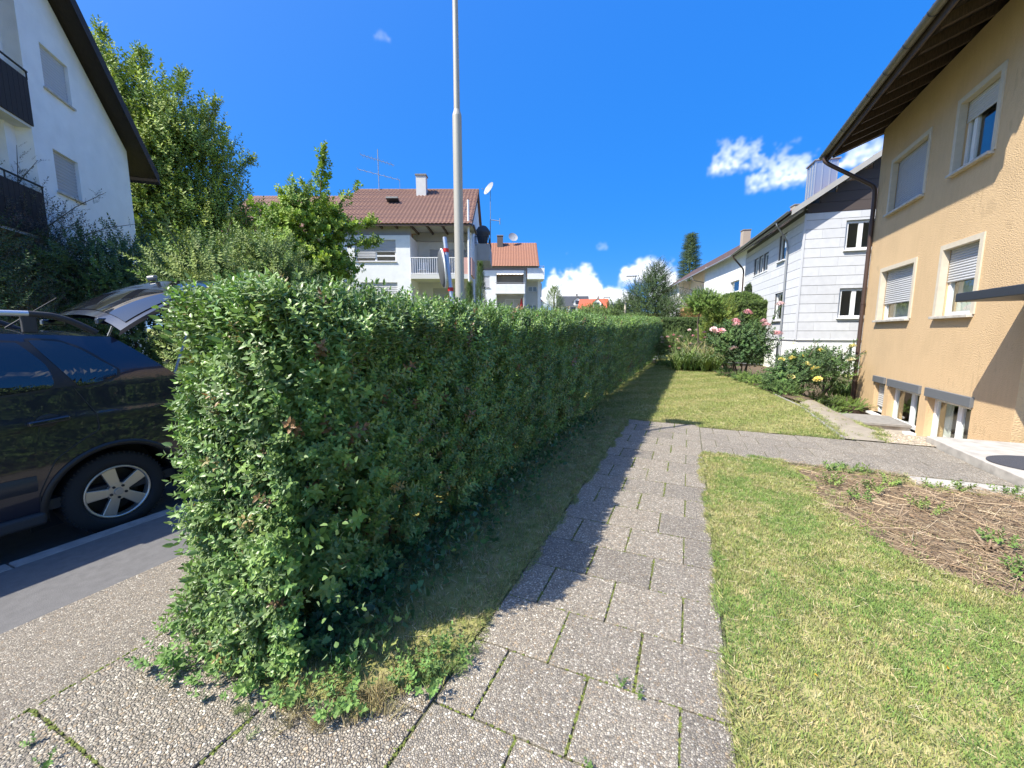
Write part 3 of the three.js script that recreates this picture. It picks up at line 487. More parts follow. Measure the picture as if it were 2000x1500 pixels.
// ivy, weeds and long grass at the foot of the hedge
{
  seed(47);
  const ivyLeaf = (() => { const s = new THREE.Shape(); [[0, 0], [0.018, 0.004], [0.030, 0.014], [0.018, 0.020], [0.020, 0.032], [0.008, 0.030], [0, 0.046], [-0.008, 0.030], [-0.020, 0.032], [-0.018, 0.020], [-0.030, 0.014], [-0.018, 0.004]].forEach((p, i) => i ? s.lineTo(...p) : s.moveTo(...p)); return norm(new THREE.ShapeGeometry(s)); })();
  const l = [];
  for (let i = 0; i < 3400; i++) {
    const z = -1.25 - 6.5 * Math.pow(rnd(), 1.8), x = -1.28 - 0.62 * Math.sqrt(rnd()) - 0.12 * n2(z * 1.5, 3); if (rnd() < 0.4 * sstep(-2.2, -5, z)) continue;
    l.push([frameOf(V(R(-0.6, 0.9), R(0.3, 0.9), R(-0.3, 0.9)), rnd() * 6.28, V(x, R(0.02, 0.11) * (1 + 0.6 * n2(x * 4, z * 4)), z), R(0.6, 1.15)), vary(rnd() < 0.05 ? [0.26, 0.30, 0.06] : [0.07, 0.17, 0.04], 0.4)]);
  }
  const o = instanced('ivy', ivyLeaf, M.leaf, l, scene); o.userData = { kind: 'stuff', label: 'ivy and low weeds creeping along the hedge foot', category: 'ground cover' };
  // weeds at the hedge's near end: one plant each
  const wl = [0, 1, 2].map(() => shoot({ len: 0.09, pairs: 5, L: 0.032, W: 0.017, spread: 1.4 }));
  const blade = [0, 1].map(() => bladeClump(26, 0.13, 0.05, 0.0045));
  const weed = (x, z, n, r, h, tone, label, group, y = 0) => {
    const t = thing('weed', label, 'weed', [x, y, z], 0, group), L = [[], [], []];
    for (let i = 0; i < n; i++) { const a = rnd() * 6.28, d = r * Math.sqrt(rnd()); L[i % 3].push([frameOf(V(Math.cos(a) * d / r, 0.9, Math.sin(a) * d / r), rnd() * 6.28, V(Math.cos(a) * d, R(0, h), Math.sin(a) * d), R(0.6, 1.1)), vary(tone, 0.3)]); }
    L.forEach((q, i) => q.length && instanced('foliage', wl[i], M.leafSoft, q, t)); return t;
  };
  globalThis.weed = weed;
  for (const [x, z, n, r, h] of [[-2.24, -0.98, 22, 0.10, 0.05], [-2.02, -0.96, 16, 0.09, 0.03], [-1.80, -0.99, 14, 0.09, 0.03], [-1.56, -1.04, 22, 0.10, 0.05], [-1.30, -1.14, 30, 0.09, 0.06], [-1.05, -1.36, 34, 0.09, 0.07], [-1.0, -1.50, 16, 0.08, 0.04], [-2.42, -1.10, 16, 0.06, 0.08]]) weed(x, z, n, r, h, [0.14, 0.26, 0.06], 'low green weed sprouting at the near end of the hedge', 'weeds at the hedge end');
  const tuft = (x, z, s, tone, label, group) => { const t = thing('grass_tuft', label, 'grass tuft', [x, 0, z], 0, group), q = [[], []]; for (let i = 0; i < 10; i++) q[i % 2].push([frameOf(V(R(-0.7, 0.7), 1, R(-0.7, 0.7)), rnd() * 6.28, V(R(-0.09, 0.09), 0, R(-0.09, 0.09)), s * R(0.5, 1)), vary(tone, 0.25)]); q.forEach((a, i) => instanced('blades', blade[i], M.grass, a, t)); };
  for (const [x, z, s] of [[-1.22, -1.12, 0.9], [-1.12, -1.22, 0.8], [-1.36, -1.04, 0.7], [-1.5, -1.1, 0.7]]) tuft(x, z, s, [0.36, 0.29, 0.13], 'dry straw coloured grass tuft between weeds and paving', 'dry tufts at the hedge end');
  for (const [x, z, s] of [[-1.0, -1.42, 0.8], [-0.98, -1.55, 0.7], [-1.6, -0.97, 0.45]]) tuft(x, z, s, [0.17, 0.25, 0.06], 'green grass tuft at the corner of the slab path', 'green tufts at the path corner');
  // moss and seedlings in the joints
  const ms = [], mg = norm(new THREE.IcosahedronGeometry(0.006, 0));
  const line = (x0, z0, x1, z1, n, w = 0.008) => { for (let i = 0; i < n; i++) { const t = rnd(); if (n2(t * 9 + x0 * 7, z0 * 5) < -0.25) continue; ms.push([new THREE.Matrix4().compose(V(mixf(x0, x1, t) + G() * w, -0.004, mixf(z0, z1, t) + G() * w), Q(), V(R(0.6, 1.6), R(0.4, 1.1), R(0.6, 1.6))), vary([0.12, 0.145, 0.03], 0.35)]); } };
  for (let r = 0; r < 20; r++) { const z1 = 0.275 - 0.395 * r; for (const x of (r % 2 ? [-0.55, -0.145] : [-0.755, -0.35, 0.05])) line(x, z1, x, z1 - 0.395, 80); line(-0.94, z1, 0.24, z1, 55, 0.005); }
  line(-2.5, -0.585, -1.0, -0.585, 260, 0.01); line(-1.6, -1.2, -1.6, -0.6, 200, 0.012); line(-0.95, -1.4, -0.95, 0.2, 260, 0.01); line(-2.51, -1.5, -2.51, 0.2, 160, 0.008);
  instanced('moss', mg, std([1, 1, 1], 1), ms, scene).userData = { kind: 'stuff', label: 'moss growing in the slab joints', category: 'moss' };
  for (const [x, z] of [[-2.28, -0.52], [-2.12, -0.5], [-0.25, -1.30], [-0.12, -1.68], [-0.2, -1.72]]) weed(x, z, 4, 0.02, 0.0, [0.11, 0.22, 0.045], 'tiny weed rooted in a joint of the paving', 'weeds in the joints').scale.setScalar(0.5);
}
// the cleared bed: cut stems, litter, sprouting weeds, stumps
{
  seed(53);
  const l = [], g = norm(new THREE.CylinderGeometry(0.0011, 0.0017, 0.12, 4)), bedY = (x, z) => 0.03 + 0.035 * fbm2(x * 2, z * 2, 3) - 0.09 * (1 - sstep(0, 0.35, distIn(x, z, bedStub)));
  scatter(bedStub, 1000, (x, z, d) => { if (d < -0.02 || x > 4.8) return; const y = Math.max(0.004, bedY(x, z)); l.push([frameOf(V(R(-1, 1), R(-0.06, 0.22), R(-1, 1) * 0.9), 0, V(x, y + R(0, 0.035), z), V(R(0.6, 2.0), R(0.25, 1.7), R(0.6, 2.0))), vary(pick([[0.40, 0.29, 0.18], [0.28, 0.19, 0.115], [0.50, 0.39, 0.25], [0.19, 0.125, 0.075], [0.33, 0.235, 0.145]]), 0.25)]); }, (x, z, d) => 0.35 + 0.8 * sstep(0, 0.4, d) + 0.3 * n2(x * 2, z * 2));
  instanced('plant_litter', g, M.straw, l, scene).userData = { kind: 'stuff', label: 'dry cut stems and litter covering the cleared bed', category: 'litter' };
  for (const [x, z] of [[1.6, -5.55], [1.45, -5.0], [1.75, -4.9], [2.0, -4.55], [2.2, -4.0], [1.55, -4.6], [2.35, -5.3], [2.6, -5.4], [2.95, -5.42], [3.2, -5.35], [2.75, -4.4], [2.1, -3.55], [2.4, -3.45], [3.0, -4.7], [1.75, -5.6], [2.0, -5.25], [3.3, -4.1], [1.9, -5.62]]) weed(x, z, 16, R(0.05, 0.09), 0.04, pick([[0.15, 0.25, 0.05], [0.19, 0.27, 0.06]]), 'small bright green weed sprouting among the dry litter', 'weeds in the cleared bed', Math.max(0, bedY(x, z)));
  const stubM = std([0.30, 0.215, 0.14], 0.9, { map: barkC });
  for (const [x, z, s] of [[2.08, -3.9, 0.7], [2.42, -3.72, 0.85], [1.72, -4.3, 0.5], [2.9, -4.5, 0.6], [1.5, -5.15, 0.4]]) {
    const t = thing('shrub_stump', 'cut shrub stump with bare root stubs in the cleared bed', 'stump', [x, Math.max(0, bedY(x, z)), z], 0, 'stumps in the cleared bed');
    for (let i = 0; i < 6; i++) { const a = i * 1.05 + R(-0.3, 0.3), e = R(0.3, 1.2), L = R(0.07, 0.17) * s; part('stub', taper([V(0, -0.02, 0), V(Math.cos(a) * L * 0.4, L * 0.4 * e, Math.sin(a) * L * 0.4), V(Math.cos(a) * L, L * e, Math.sin(a) * L)], 0.018 * s, 0.010 * s, 7), stubM, t); }
  }
  for (const [x, z, a] of [[1.9, -4.75, 0.7], [2.7, -3.9, 2.2], [2.25, -4.35, 1.5], [1.62, -4.05, 2.6], [3.05, -3.6, 0.5], [2.5, -4.9, 2.9]]) { const d = [Math.cos(a) * 0.24, Math.sin(a) * 0.24]; const m = part(numbered('cut_branch'), taper([V(-d[0], 0.01, -d[1]), V(R(-0.02, 0.02), 0.02, R(-0.02, 0.02)), V(d[0], R(0.015, 0.06), d[1])], 0.006, 0.003, 6), std([0.46, 0.34, 0.21], 0.9), scene); m.position.set(x, Math.max(0, bedY(x, z)) + 0.012, z); tag(m, 'thin dry cut branch lying on the cleared bed', 'branch', 'branches on the cleared bed'); }
  for (const [x, z] of [[0.36, -1.85], [0.62, -2.1], [0.9, -1.6], [1.2, -2.4], [1.6, -2.5]]) { const m = part(numbered('yellow_petal'), norm(oneLeaf(0.022, 0.016)), std([0.75, 0.42, 0.02], 0.8), scene); m.position.set(x, 0.035, z); m.rotation.set(1.4, R(0, 6), 0); tag(m, 'small yellow fallen leaf lying on the lawn', 'leaf', 'yellow leaves on the lawn'); }
}

// ================================================================ HOUSES
function slats(w, h, pitch = 0.045, t = 0.012) {           // a roller shutter: rounded slats one above the other
  const n = Math.max(1, Math.round(h / pitch)), pos = [], idx = [], p = h / n;
  for (let i = 0; i < n; i++) { const y = i * p, prof = [[0, -0.004], [0.12, t * 0.6], [0.5, t], [0.86, t * 0.7], [1, -0.004]]; for (let k = 0; k < prof.length; k++) { const q = pos.length / 3; pos.push(0, y + prof[k][0] * p, prof[k][1], w, y + prof[k][0] * p, prof[k][1]); if (k) idx.push(q - 2, q - 1, q, q - 1, q + 1, q); } }
  const g = tris(pos, idx); return norm(g);
}
// a window in the local plane z = 0 that looks to +z; the opening is w by h with its lower left corner at the origin
function windowUnit(parent, pos, turn, w, h, o = {}) {
  const g = sub('window', parent, pos, turn), dz = -(o.recess ?? 0.10), fw = o.frame ?? 0.06, fm = o.frameMat ?? M.pvc, cols = o.cols ?? [0.5];
  const fr = [box(0, fw, 0, h, dz - 0.06, dz), box(w - fw, w, 0, h, dz - 0.06, dz), box(fw, w - fw, 0, fw, dz - 0.06, dz), box(fw, w - fw, h - fw, h, dz - 0.06, dz)];
  for (const c of cols) fr.push(box(c * w - fw * 0.8, c * w + fw * 0.8, fw, h - fw, dz - 0.055, dz - 0.004));
  for (const c of o.rows ?? []) fr.push(box(fw, w - fw, c * h - fw * 0.6, c * h + fw * 0.6, dz - 0.052, dz - 0.006));
  part('frame', fr, fm, g);
  const xs = [fw, ...cols.flatMap(c => [c * w - fw * 0.8, c * w + fw * 0.8]), w - fw];
  for (let i = 0; i < xs.length; i += 2) part('pane', box(xs[i], xs[i + 1], fw, h - fw, dz - 0.034, dz - 0.03), M.glass, g);
  if (o.shutter) for (const [a, b, f] of (Array.isArray(o.shutter) ? o.shutter : [[0, 1, o.shutter]])) { const hh = h * f; part('roller_shutter', slats((b - a) * w - 0.02, hh, o.pitch ?? 0.05).translate(a * w + 0.01, h - hh, dz + 0.018), o.shutterMat ?? M.shutter, g); }
  if (o.sill !== 0) part('sill', planar(rbox(-0.05, w + 0.05, -0.05, 0, -0.16, o.sill ?? 0.06, 0.006)), o.sillMat ?? M.sill, g);
  if (o.trim) { const t = o.trim, d = 0.022; part('surround', planar(join([box(-t, 0.012, -0.0, h + t, dz + 0.04, d), box(w - 0.012, w + t, 0, h + t, dz + 0.04, d), box(0.012, w - 0.012, h - 0.012, h + t, dz + 0.04, d)])), o.trimMat ?? M.trim, g); }
  if (o.curtain) part('curtain', grid(40, 1, (u, v) => [mixf(o.curtain[0] * w, o.curtain[1] * w, u), v * h, dz - 0.16 + 0.02 * Math.sin(u * (o.curtain[1] - o.curtain[0]) * w * 40)]), M.curtain, g);
  part('inner_wall', [box(-0.6, w + 0.6, -0.5, h + 0.5, -1.3, -1.28)], M.darkroom, g);
  if (o.shutterBox) part('shutter_box', rbox(-0.04, w + 0.04, h - 0.005, h + o.shutterBox, -0.1, 0.05, 0.008), M.greyBox, g);
  return g;
}
// a pitched roof sheet of interlocking tiles: from the eave edge (origin, along +x) up the slope; the slope rises towards -z
function tiles(w, run, rise, tw, tl, t = 0.035) {
  const len = Math.hypot(run, rise), c = Math.round(w / tw), r = Math.round(len / tl), cy = rise / len, cz = run / len, pos = [], idx = [], k = 5;
  for (let j = 0; j < r; j++) for (let e = 0; e < 2; e++) {
    const s = (j + e) / r * len, lift = (e ? 0 : t * 0.8) + 0.012 * (((j * 7) % 5) / 5 - 0.5);
    for (let i = 0; i <= c * k; i++) { const f = (i % k) / k, x = i / (c * k) * w, wv = t * Math.max(0, Math.sin(f * Math.PI * 1.25)) + lift; pos.push(x, s * cy + wv * cz, -s * cz + wv * cy); }
  }
  const n = c * k + 1;
  for (let j = 0; j < r * 2 - 1; j++) for (let i = 0; i < n - 1; i++) { const a = j * n + i, b = a + n; idx.push(a, a + 1, b, a + 1, b + 1, b); }
  return planar(tris(pos, idx));
}
function dish(r, d) { return new THREE.LatheGeometry(Array.from({ length: 8 }, (_, i) => new THREE.Vector2(r * i / 7, d * (i / 7) ** 2)), 28); }
function satellite(parent, pos, turn, r, mat = M.dish, pole = 0) {
  const s = sub('satellite_dish', parent, pos, turn);
  part('reflector', dish(r, r * 0.22).rotateX(Math.PI / 2 - 0.45), mat, s);
  part('feed_arm', [bar([0, -r * 0.8, 0.1], [0, -r * 0.2, r * 1.25], 0.012), bar([0, -r * 0.2, r * 1.15], [0, -r * 0.2, r * 1.35], 0.03)], M.zinc, s);
  if (pole) part('mast', bar([0, -pole, -0.06], [0, 0.05, -0.06], 0.022), M.zinc, s);
  return s;
}
function railing(x0, x1, y, h, n, r = 0.012) { const a = [bar([x0, y + h, 0], [x1, y + h, 0], r * 1.4), bar([x0, y + 0.06, 0], [x1, y + 0.06, 0], r)]; for (let i = 0; i <= n; i++) { const x = mixf(x0, x1, i / n); a.push(bar([x, y, 0], [x, y + h, 0], r * (i % 6 ? 0.7 : 1.3), r, 6)); } return a; }

// ---- the beige house beside the path: long wall on x = 4.48, ground floor over a half-sunk basement
{
  const H = thing('beige_house', 'beige rendered house with dark wooden eaves and white roller shutters', 'house', [4.48, 0, -14.38], -Math.PI / 2);
  // local x runs along the wall towards the door: local x = z + 14.38, local z looks to the path
  const L = 6.05, lx = z => z + 14.38;
  const F = (z0, z1, y0, y1) => [lx(z0), lx(z1), y0, y1];
  const W = { g1: F(-13.5, -11.85, 1.92, 3.15), g2: F(-10.78, -9.66, 1.92, 3.2), u1: F(-13.55, -11.88, 4.56, 5.8), u2: F(-10.83, -9.72, 4.6, 5.86), b1: F(-13.2, -12.62, -0.42, 0.36), b2: F(-12.38, -10.98, -0.5, 0.34), b3: F(-10.68, -9.3, -0.55, 0.34) };
  const wl = part('wall', planar(wall([[0, -0.9], [L, -0.9], [L, 6.92], [0, 6.92]], Object.values(W), 0.3)), M.stucco, H);
  part('wall', planar(wall([[0.3, -0.9], [7.2, -0.9], [7.2, 6.92], [3.6, 8.3], [0.3, 6.92]], [[1.5, 2.55, 0.1, 2.15]], 0.3).rotateY(Math.PI / 2).translate(L, 0, 0)), M.stucco, H, 'end wall with the entrance');
  part('wall', planar(wall([[0.3, -0.9], [7.2, -0.9], [7.2, 6.92], [3.6, 8.3], [0.3, 6.92]], [], 0.3).rotateY(Math.PI / 2).translate(0.3, 0, 0)), M.stucco, H, 'far gable wall');
  part('wall', planar(box(0.3, L - 0.3, -0.9, 6.92, -7.2, -6.9)), M.stucco, H, 'rear wall');
  const d = sub('front_door', H, [L, 0.1, -1.5], Math.PI / 2);
  part('door_leaf', rbox(0, 1.05, 0, 2.05, -0.2, -0.14, 0.01), M.greyBox, d); part('door_glass', box(0.3, 0.75, 0.3, 1.8, -0.135, -0.128), std([0.10, 0.12, 0.13], 0.08), d); part('handle', bar([0.92, 0.9, -0.09], [0.92, 1.3, -0.09], 0.014), M.steel, d);
  const U = (k, o) => windowUnit(H, [W[k][0], W[k][2], 0], 0, W[k][1] - W[k][0], W[k][3] - W[k][2], o);
  U('g1', { trim: 0.085, shutter: 0.68, cols: [0.78], recess: 0.13, sill: 0.09, curtain: [0.05, 0.9] });
  U('g2', { trim: 0.085, shutter: 0.50, cols: [], recess: 0.13, sill: 0.09, frame: 0.08, curtain: [0.0, 0.75] });
  U('u1', { trim: 0.085, shutter: 0.995, recess: 0.13, sill: 0.09, shutterMat: std([0.40, 0.41, 0.46], 0.5) });
  U('u2', { trim: 0.085, shutter: 0.30, cols: [0.2], recess: 0.13, sill: 0.09 });
  U('b1', { shutter: 0.8, cols: [], recess: 0.12, sill: 0.12, shutterBox: 0.15, frame: 0.05, sillMat: M.pvc });
  U('b2', { cols: [0.6], recess: 0.12, sill: 0.16, shutterBox: 0.17, frame: 0.08, sillMat: M.pvc });
  U('b3', { cols: [0.6], recess: 0.12, sill: 0.14, shutterBox: 0.17, frame: 0.08, sillMat: M.pvc, curtain: [0.05, 0.22] });
  // roof: eave overhang 1.1 m on the path side, rafters and boards seen from below
  const over = 1.10, pit = Math.tan(0.375), ey = 6.92 - over * pit, e0 = -0.45, e1 = L + 0.25;
  part('roof_boarding', planar(grid(1, 1, (u, v) => { const z = mixf(over, -3.6, v); return [mixf(e0, e1, u), 6.92 + 0.20 - z * pit, z]; }), 1), M.woodDark, H);
  const roof = part('roof', tiles(e1 - e0, over + 3.6 + 0.1, (over + 3.7) * pit, 0.3, 0.36).translate(e0, 6.92 + 0.25 - (over + 0.08) * pit, over + 0.08), M.tileDark, H);
  part('roof_slope', planar(grid(1, 1, (u, v) => { const z = mixf(-3.58, -8.3, v); return [mixf(e0, e1, u), 6.92 + 0.28 + 3.6 * pit + (z + 3.6) * pit, z]; })), M.tileDark, H);
  for (let i = 0; i < 11; i++) { const x = mixf(e0 + 0.1, e1 - 0.12, i / 10); const g = box(-0.045, 0.045, -0.17, 0, -1.5, over - 0.02); g.rotateX(Math.atan(pit)).translate(x, 6.92 + 0.19, 0); part('rafter', planar(g), M.wood, H); }
  for (let k = 0; k < 6; k++) { const z = 0.1 + k * 0.165; const g = box(e0 + 0.02, e1 - 0.02, -0.012, 0.004, -0.078, 0.078); g.rotateX(Math.atan(pit)).translate(0, 6.92 + 0.172 - z * pit + 0.02, z); part('soffit_board', planar(g), M.woodDark, H); }
  part('fascia', planar(box(e0, e1, ey - 0.06, ey + 0.19, over - 0.01, over + 0.02)), M.wood, H);
  part('verge_board', planar(box(0, 0.03, -0.2, 0.04, -4.8, over).rotateX(Math.atan(pit)).translate(e1, 6.92 + 0.22, 0)), M.wood, H);
  part('verge_board', planar(box(0, 0.03, -0.2, 0.04, -4.8, over).rotateX(Math.atan(pit)).translate(e0 - 0.03, 6.92 + 0.22, 0)), M.wood, H);
  const gut = []; const half = new THREE.CylinderGeometry(0.075, 0.075, e1 - e0 + 0.06, 14, 1, true, Math.PI / 2, Math.PI).rotateZ(Math.PI / 2); half.rotateX(-Math.PI / 2 + Math.PI / 2);
  gut.push(grid(1, 12, (u, v) => { const a = Math.PI + v * Math.PI; return [mixf(e0 - 0.03, e1 + 0.03, u), ey + 0.13 + 0.08 * Math.sin(a), over + 0.105 + 0.08 * Math.cos(a)]; }));
  const gu = part('gutter', gut, M.gutterGreen, H);
  for (let i = 0; i < 9; i++) { const x = mixf(e0 + 0.2, e1 - 0.2, i / 8); part('gutter_bracket', grid(1, 10, (u, v) => { const a = Math.PI + v * Math.PI; return [x + u * 0.03, ey + 0.13 + 0.084 * Math.sin(a), over + 0.105 + 0.084 * Math.cos(a)]; }), M.darkMetal, gu); }
  const dx = 0.02;
  part('downpipe', [tube([[e0 + 0.22, ey + 0.06, over + 0.1], [e0 + 0.22, ey - 0.06, over + 0.1], [e0 + 0.26, ey - 0.22, over - 0.05], [dx - 0.02, ey - 0.92, 0.16], [dx - 0.005, ey - 1.06, 0.08], [dx, ey - 1.3, 0.065]], 0.05, 40, 12), bar([dx, ey - 1.28, 0.065], [dx, 0.3, 0.065], 0.05, 0.05, 14), bar([dx, 0.34, 0.065], [dx, -0.6, 0.065], 0.057, 0.057, 14)], M.brownMetal, H);
  for (const y of [4.6, 2.4, 0.36]) part('pipe_clip', new THREE.CylinderGeometry(0.06, 0.06, 0.03, 14).translate(dx, y, 0.065), M.brownMetal, H);
  // canopy over the door at the house's near corner
  part('canopy', [rbox(L - 0.05, L + 2.1, 2.06, 2.19, -0.6, 0.80, 0.012)], M.darkMetal, H);
}

// ---- the house clad in pale panels behind the rose bed
{
  const H = thing('panel_clad_house', 'house clad in pale grey panels with a dark brown gable', 'house', [3.95, 0, -19.5], 0.1266);
  const W = 8.2, D = 8.5, sy = 1.33, gy = 6.18, pit = 0.687, ridge = gy + 0.12 + W / 2 * pit;
  const front = [[1.36, 2.42, 4.74, 5.82], [1.36, 2.42, 2.18, 3.30]], side = [[-2.85, -1.95, 4.8, 5.95], [-2.88, -1.85, 2.16, 3.38], [-6.65, -5.95, 4.68, 5.55], [-5.85, -5.15, 4.68, 5.55], [-5.05, -4.35, 4.68, 5.55], [-5.8, -5.2, 2.25, 3.2], [-5.1, -4.5, 2.25, 3.2]];
  part('plinth', planar(join([box(0.03, W, -0.2, sy, -0.3, -0.03), box(0.03, 0.3, -0.2, sy, -D, -0.3)])), M.white, H);
  part('wall', planar(wall([[0.04, sy], [W - 0.04, sy], [W - 0.04, gy], [W / 2, ridge], [0.04, gy]], front, 0.2).translate(0, 0, -0.04)), M.jointDark, H);
  const sw = wall([[-D, sy], [-0.25, sy], [-0.25, gy + 0.2], [-D, gy + 0.2]], side, 0.2); sw.rotateY(-Math.PI / 2);
  part('wall', planar(sw.translate(0.04, 0, 0)), M.jointDark, H);
  part('wall', planar(join([box(0.24, W, -0.2, gy, -D - 0.2, -D), box(W - 0.2, W, -0.2, gy, -D, -0.3)])), M.white, H, 'rear walls');
  // panels, each one a piece: front
  seed(61);
  const rh = 0.354, cut = (u0, u1, y0, y1, holes) => { let segs = [[u0, u1]]; for (const [a, b, c, d] of holes) if (y1 > c - 0.01 && y0 < d + 0.01) { const nx = []; for (const [p, q] of segs) { if (b + 0.01 <= p || a - 0.01 >= q) nx.push([p, q]); else { if (a - 0.01 > p) nx.push([p, a - 0.01]); if (b + 0.01 < q) nx.push([b + 0.01, q]); } } segs = nx; } const out = segs.filter(([p, q]) => q - p > 0.04).map(([p, q]) => [p, q, y0, y1]); for (const [a, b, c, d] of holes) { const p = Math.max(u0, a - 0.01), q = Math.min(u1, b + 0.01); if (q - p < 0.02) continue; if (y0 < d && y1 > d + 0.03) out.push([p, q, d + 0.012, y1]); if (y0 < c - 0.03 && y1 > c) out.push([p, q, y0, c - 0.055]); } return out.filter(r => r[3] - r[2] > 0.02); };
  const rows = Math.floor((gy - sy) / rh);
  for (let r = 0; r <= rows; r++) {
    const y0 = sy + r * rh, y1 = Math.min(gy, y0 + rh - 0.015); if (y1 - y0 < 0.05) continue;
    for (let c = -1; c < 6; c++) { const u0 = Math.max(0, c * 1.2 + (r % 2) * 0.6), u1 = Math.min(W, (c + 1) * 1.2 + (r % 2) * 0.6 - 0.006); if (u1 > u0 && u0 < 4.2) for (const [p, q, ya, yb] of cut(u0, u1, y0, y1, front)) { const m = part('panel', planar(box(p, q, ya, yb, -0.03, -0.005)), rnd() < 0.5 ? M.panel : M.panelB, H);  } }
    for (let c = 0; c < 8; c++) { const u0 = Math.max(-D, -D + c * 1.2 - (r % 2) * 0.6), u1 = Math.min(-0.02, -D + (c + 1) * 1.2 - (r % 2) * 0.6 - 0.006); if (u1 > u0) for (const [p, q, ya, yb] of cut(u0, u1, y0, y1, side)) part('panel', planar(box(0.002, 0.03, ya, yb, p, q)), rnd() < 0.5 ? M.panel : M.panelB, H); }
  }
  for (let r = 0; r < 8; r++) { const y0 = gy + 0.01 + r * 0.36, half = Math.max(0, (ridge - y0 - 0.36) / pit) - 0.05; if (half > 0.2) part('gable_panel', planar(box(Math.max(0.05, W / 2 - half - 0.5), Math.min(W - 0.05, W / 2 + half + 0.5), y0, y0 + 0.35, -0.038, 0.006)), M.panelBrown, H); }
  part('corner_trim', [box(-0.03, 0.03, sy, gy, -0.005, 0.015), box(-0.03, -0.005, sy, gy, -0.06, -0.005), box(0.0, W, sy - 0.02, sy - 0.001, -0.03, 0.02), box(-0.01, 0.04, sy - 0.02, sy - 0.001, -D, -0.03)], M.panelB, H);
  part('vent_grille', box(0.72, 1.12, 0.92, 1.02, -0.035, -0.02), M.zinc, H);
  for (const [a, b, c, d] of front) windowUnit(H, [a, c, -0.01], 0, b - a, d - c, { cols: [0.46], recess: 0.06, sill: 0.08, sillMat: M.pvc, frame: 0.09 });
  for (const [a, b, c, d] of side) windowUnit(H, [0.01, c, a], -Math.PI / 2, b - a, d - c, { cols: [], recess: 0.08, sill: b - a > 0.8 ? 0.1 : 0.03, sillMat: M.pvc, frame: 0.07 });
  // roof
  const ov = 0.62, ey = gy + 0.12 - ov * pit + 0.35, z1 = 0.42, z0 = -D - 0.35, rl = W / 2 + ov;
  const tl = tiles(z1 - z0, rl, rl * pit, 0.26, 0.34); tl.rotateY(-Math.PI / 2).translate(-ov, ey, z0);
  part('roof', tl, std([0.20, 0.075, 0.06], 0.7, { map: rep(mottle, 0.8) }), H);
  part('roof_slope', planar(grid(1, 1, (u, v) => [mixf(W / 2 - 0.02, W + ov, u), ey + rl * pit - 0.02 - u * rl * pit, mixf(z1, z0, v)])), M.tileBrown, H);
  part('soffit', planar(grid(1, 1, (u, v) => [mixf(-ov + 0.02, W / 2, u), ey - 0.1 + u * rl * pit, mixf(z1 - 0.02, z0 + 0.02, v)])), M.offwhite, H);
  for (const zz of [z1, z0]) part('verge_board', planar(wall([[-ov, ey - 0.16], [-ov, ey + 0.06], [W / 2, ey + rl * pit + 0.06], [W + ov, ey + 0.06], [W + ov, ey - 0.16], [W / 2, ey + rl * pit - 0.16]], [], 0.03).translate(0, 0, zz)), M.greywall, H);
  const gt = part('gutter', grid(1, 10, (u, v) => { const a = Math.PI + v * Math.PI; return [-ov - 0.06 + 0.07 * Math.cos(a), ey + 0.02 + 0.07 * Math.sin(a), mixf(z1, z0, u)]; }), M.zinc, H);
  part('downpipe', [tube([[-ov - 0.05, ey - 0.05, -1.1], [-ov - 0.02, ey - 0.2, -1.1], [-0.12, ey - 0.75, -1.5], [-0.07, ey - 1.0, -1.52]], 0.036, 24, 10), bar([-0.07, ey - 0.98, -1.52], [-0.07, 0.3, -1.52], 0.036, 0.036, 10)], M.zinc, H);
  part('downpipe', [tube([[-ov - 0.05, ey - 0.05, z0 + 0.3], [-ov - 0.02, ey - 0.2, z0 + 0.3], [-0.12, ey - 0.85, -D - 0.02], [-0.07, ey - 1.1, -D - 0.02]], 0.045, 24, 10), bar([-0.07, ey - 1.08, -D - 0.02], [-0.07, 0.3, -D - 0.02], 0.045, 0.045, 10)], M.brownMetal, H);
  const ch = sub('chimney', H, [1.45, 0, -2.9]);
  part('cladding', [box(-0.42, 0.42, 7.1, 8.95, -0.42, 0.42), ...[-0.4, -0.14, 0.14, 0.4].flatMap(x => [box(x - 0.012, x + 0.012, 7.1, 8.95, 0.42, 0.445), box(-0.445, -0.42, 7.1, 8.95, x - 0.012, x + 0.012)])], M.steel, ch);
  part('cap', [box(-0.48, 0.48, 8.95, 9.0, -0.48, 0.48), tube([[-0.1, 9.0, 0], [-0.1, 9.12, 0], [-0.22, 9.16, 0]], 0.05, 10, 8)], M.zinc, ch);
}

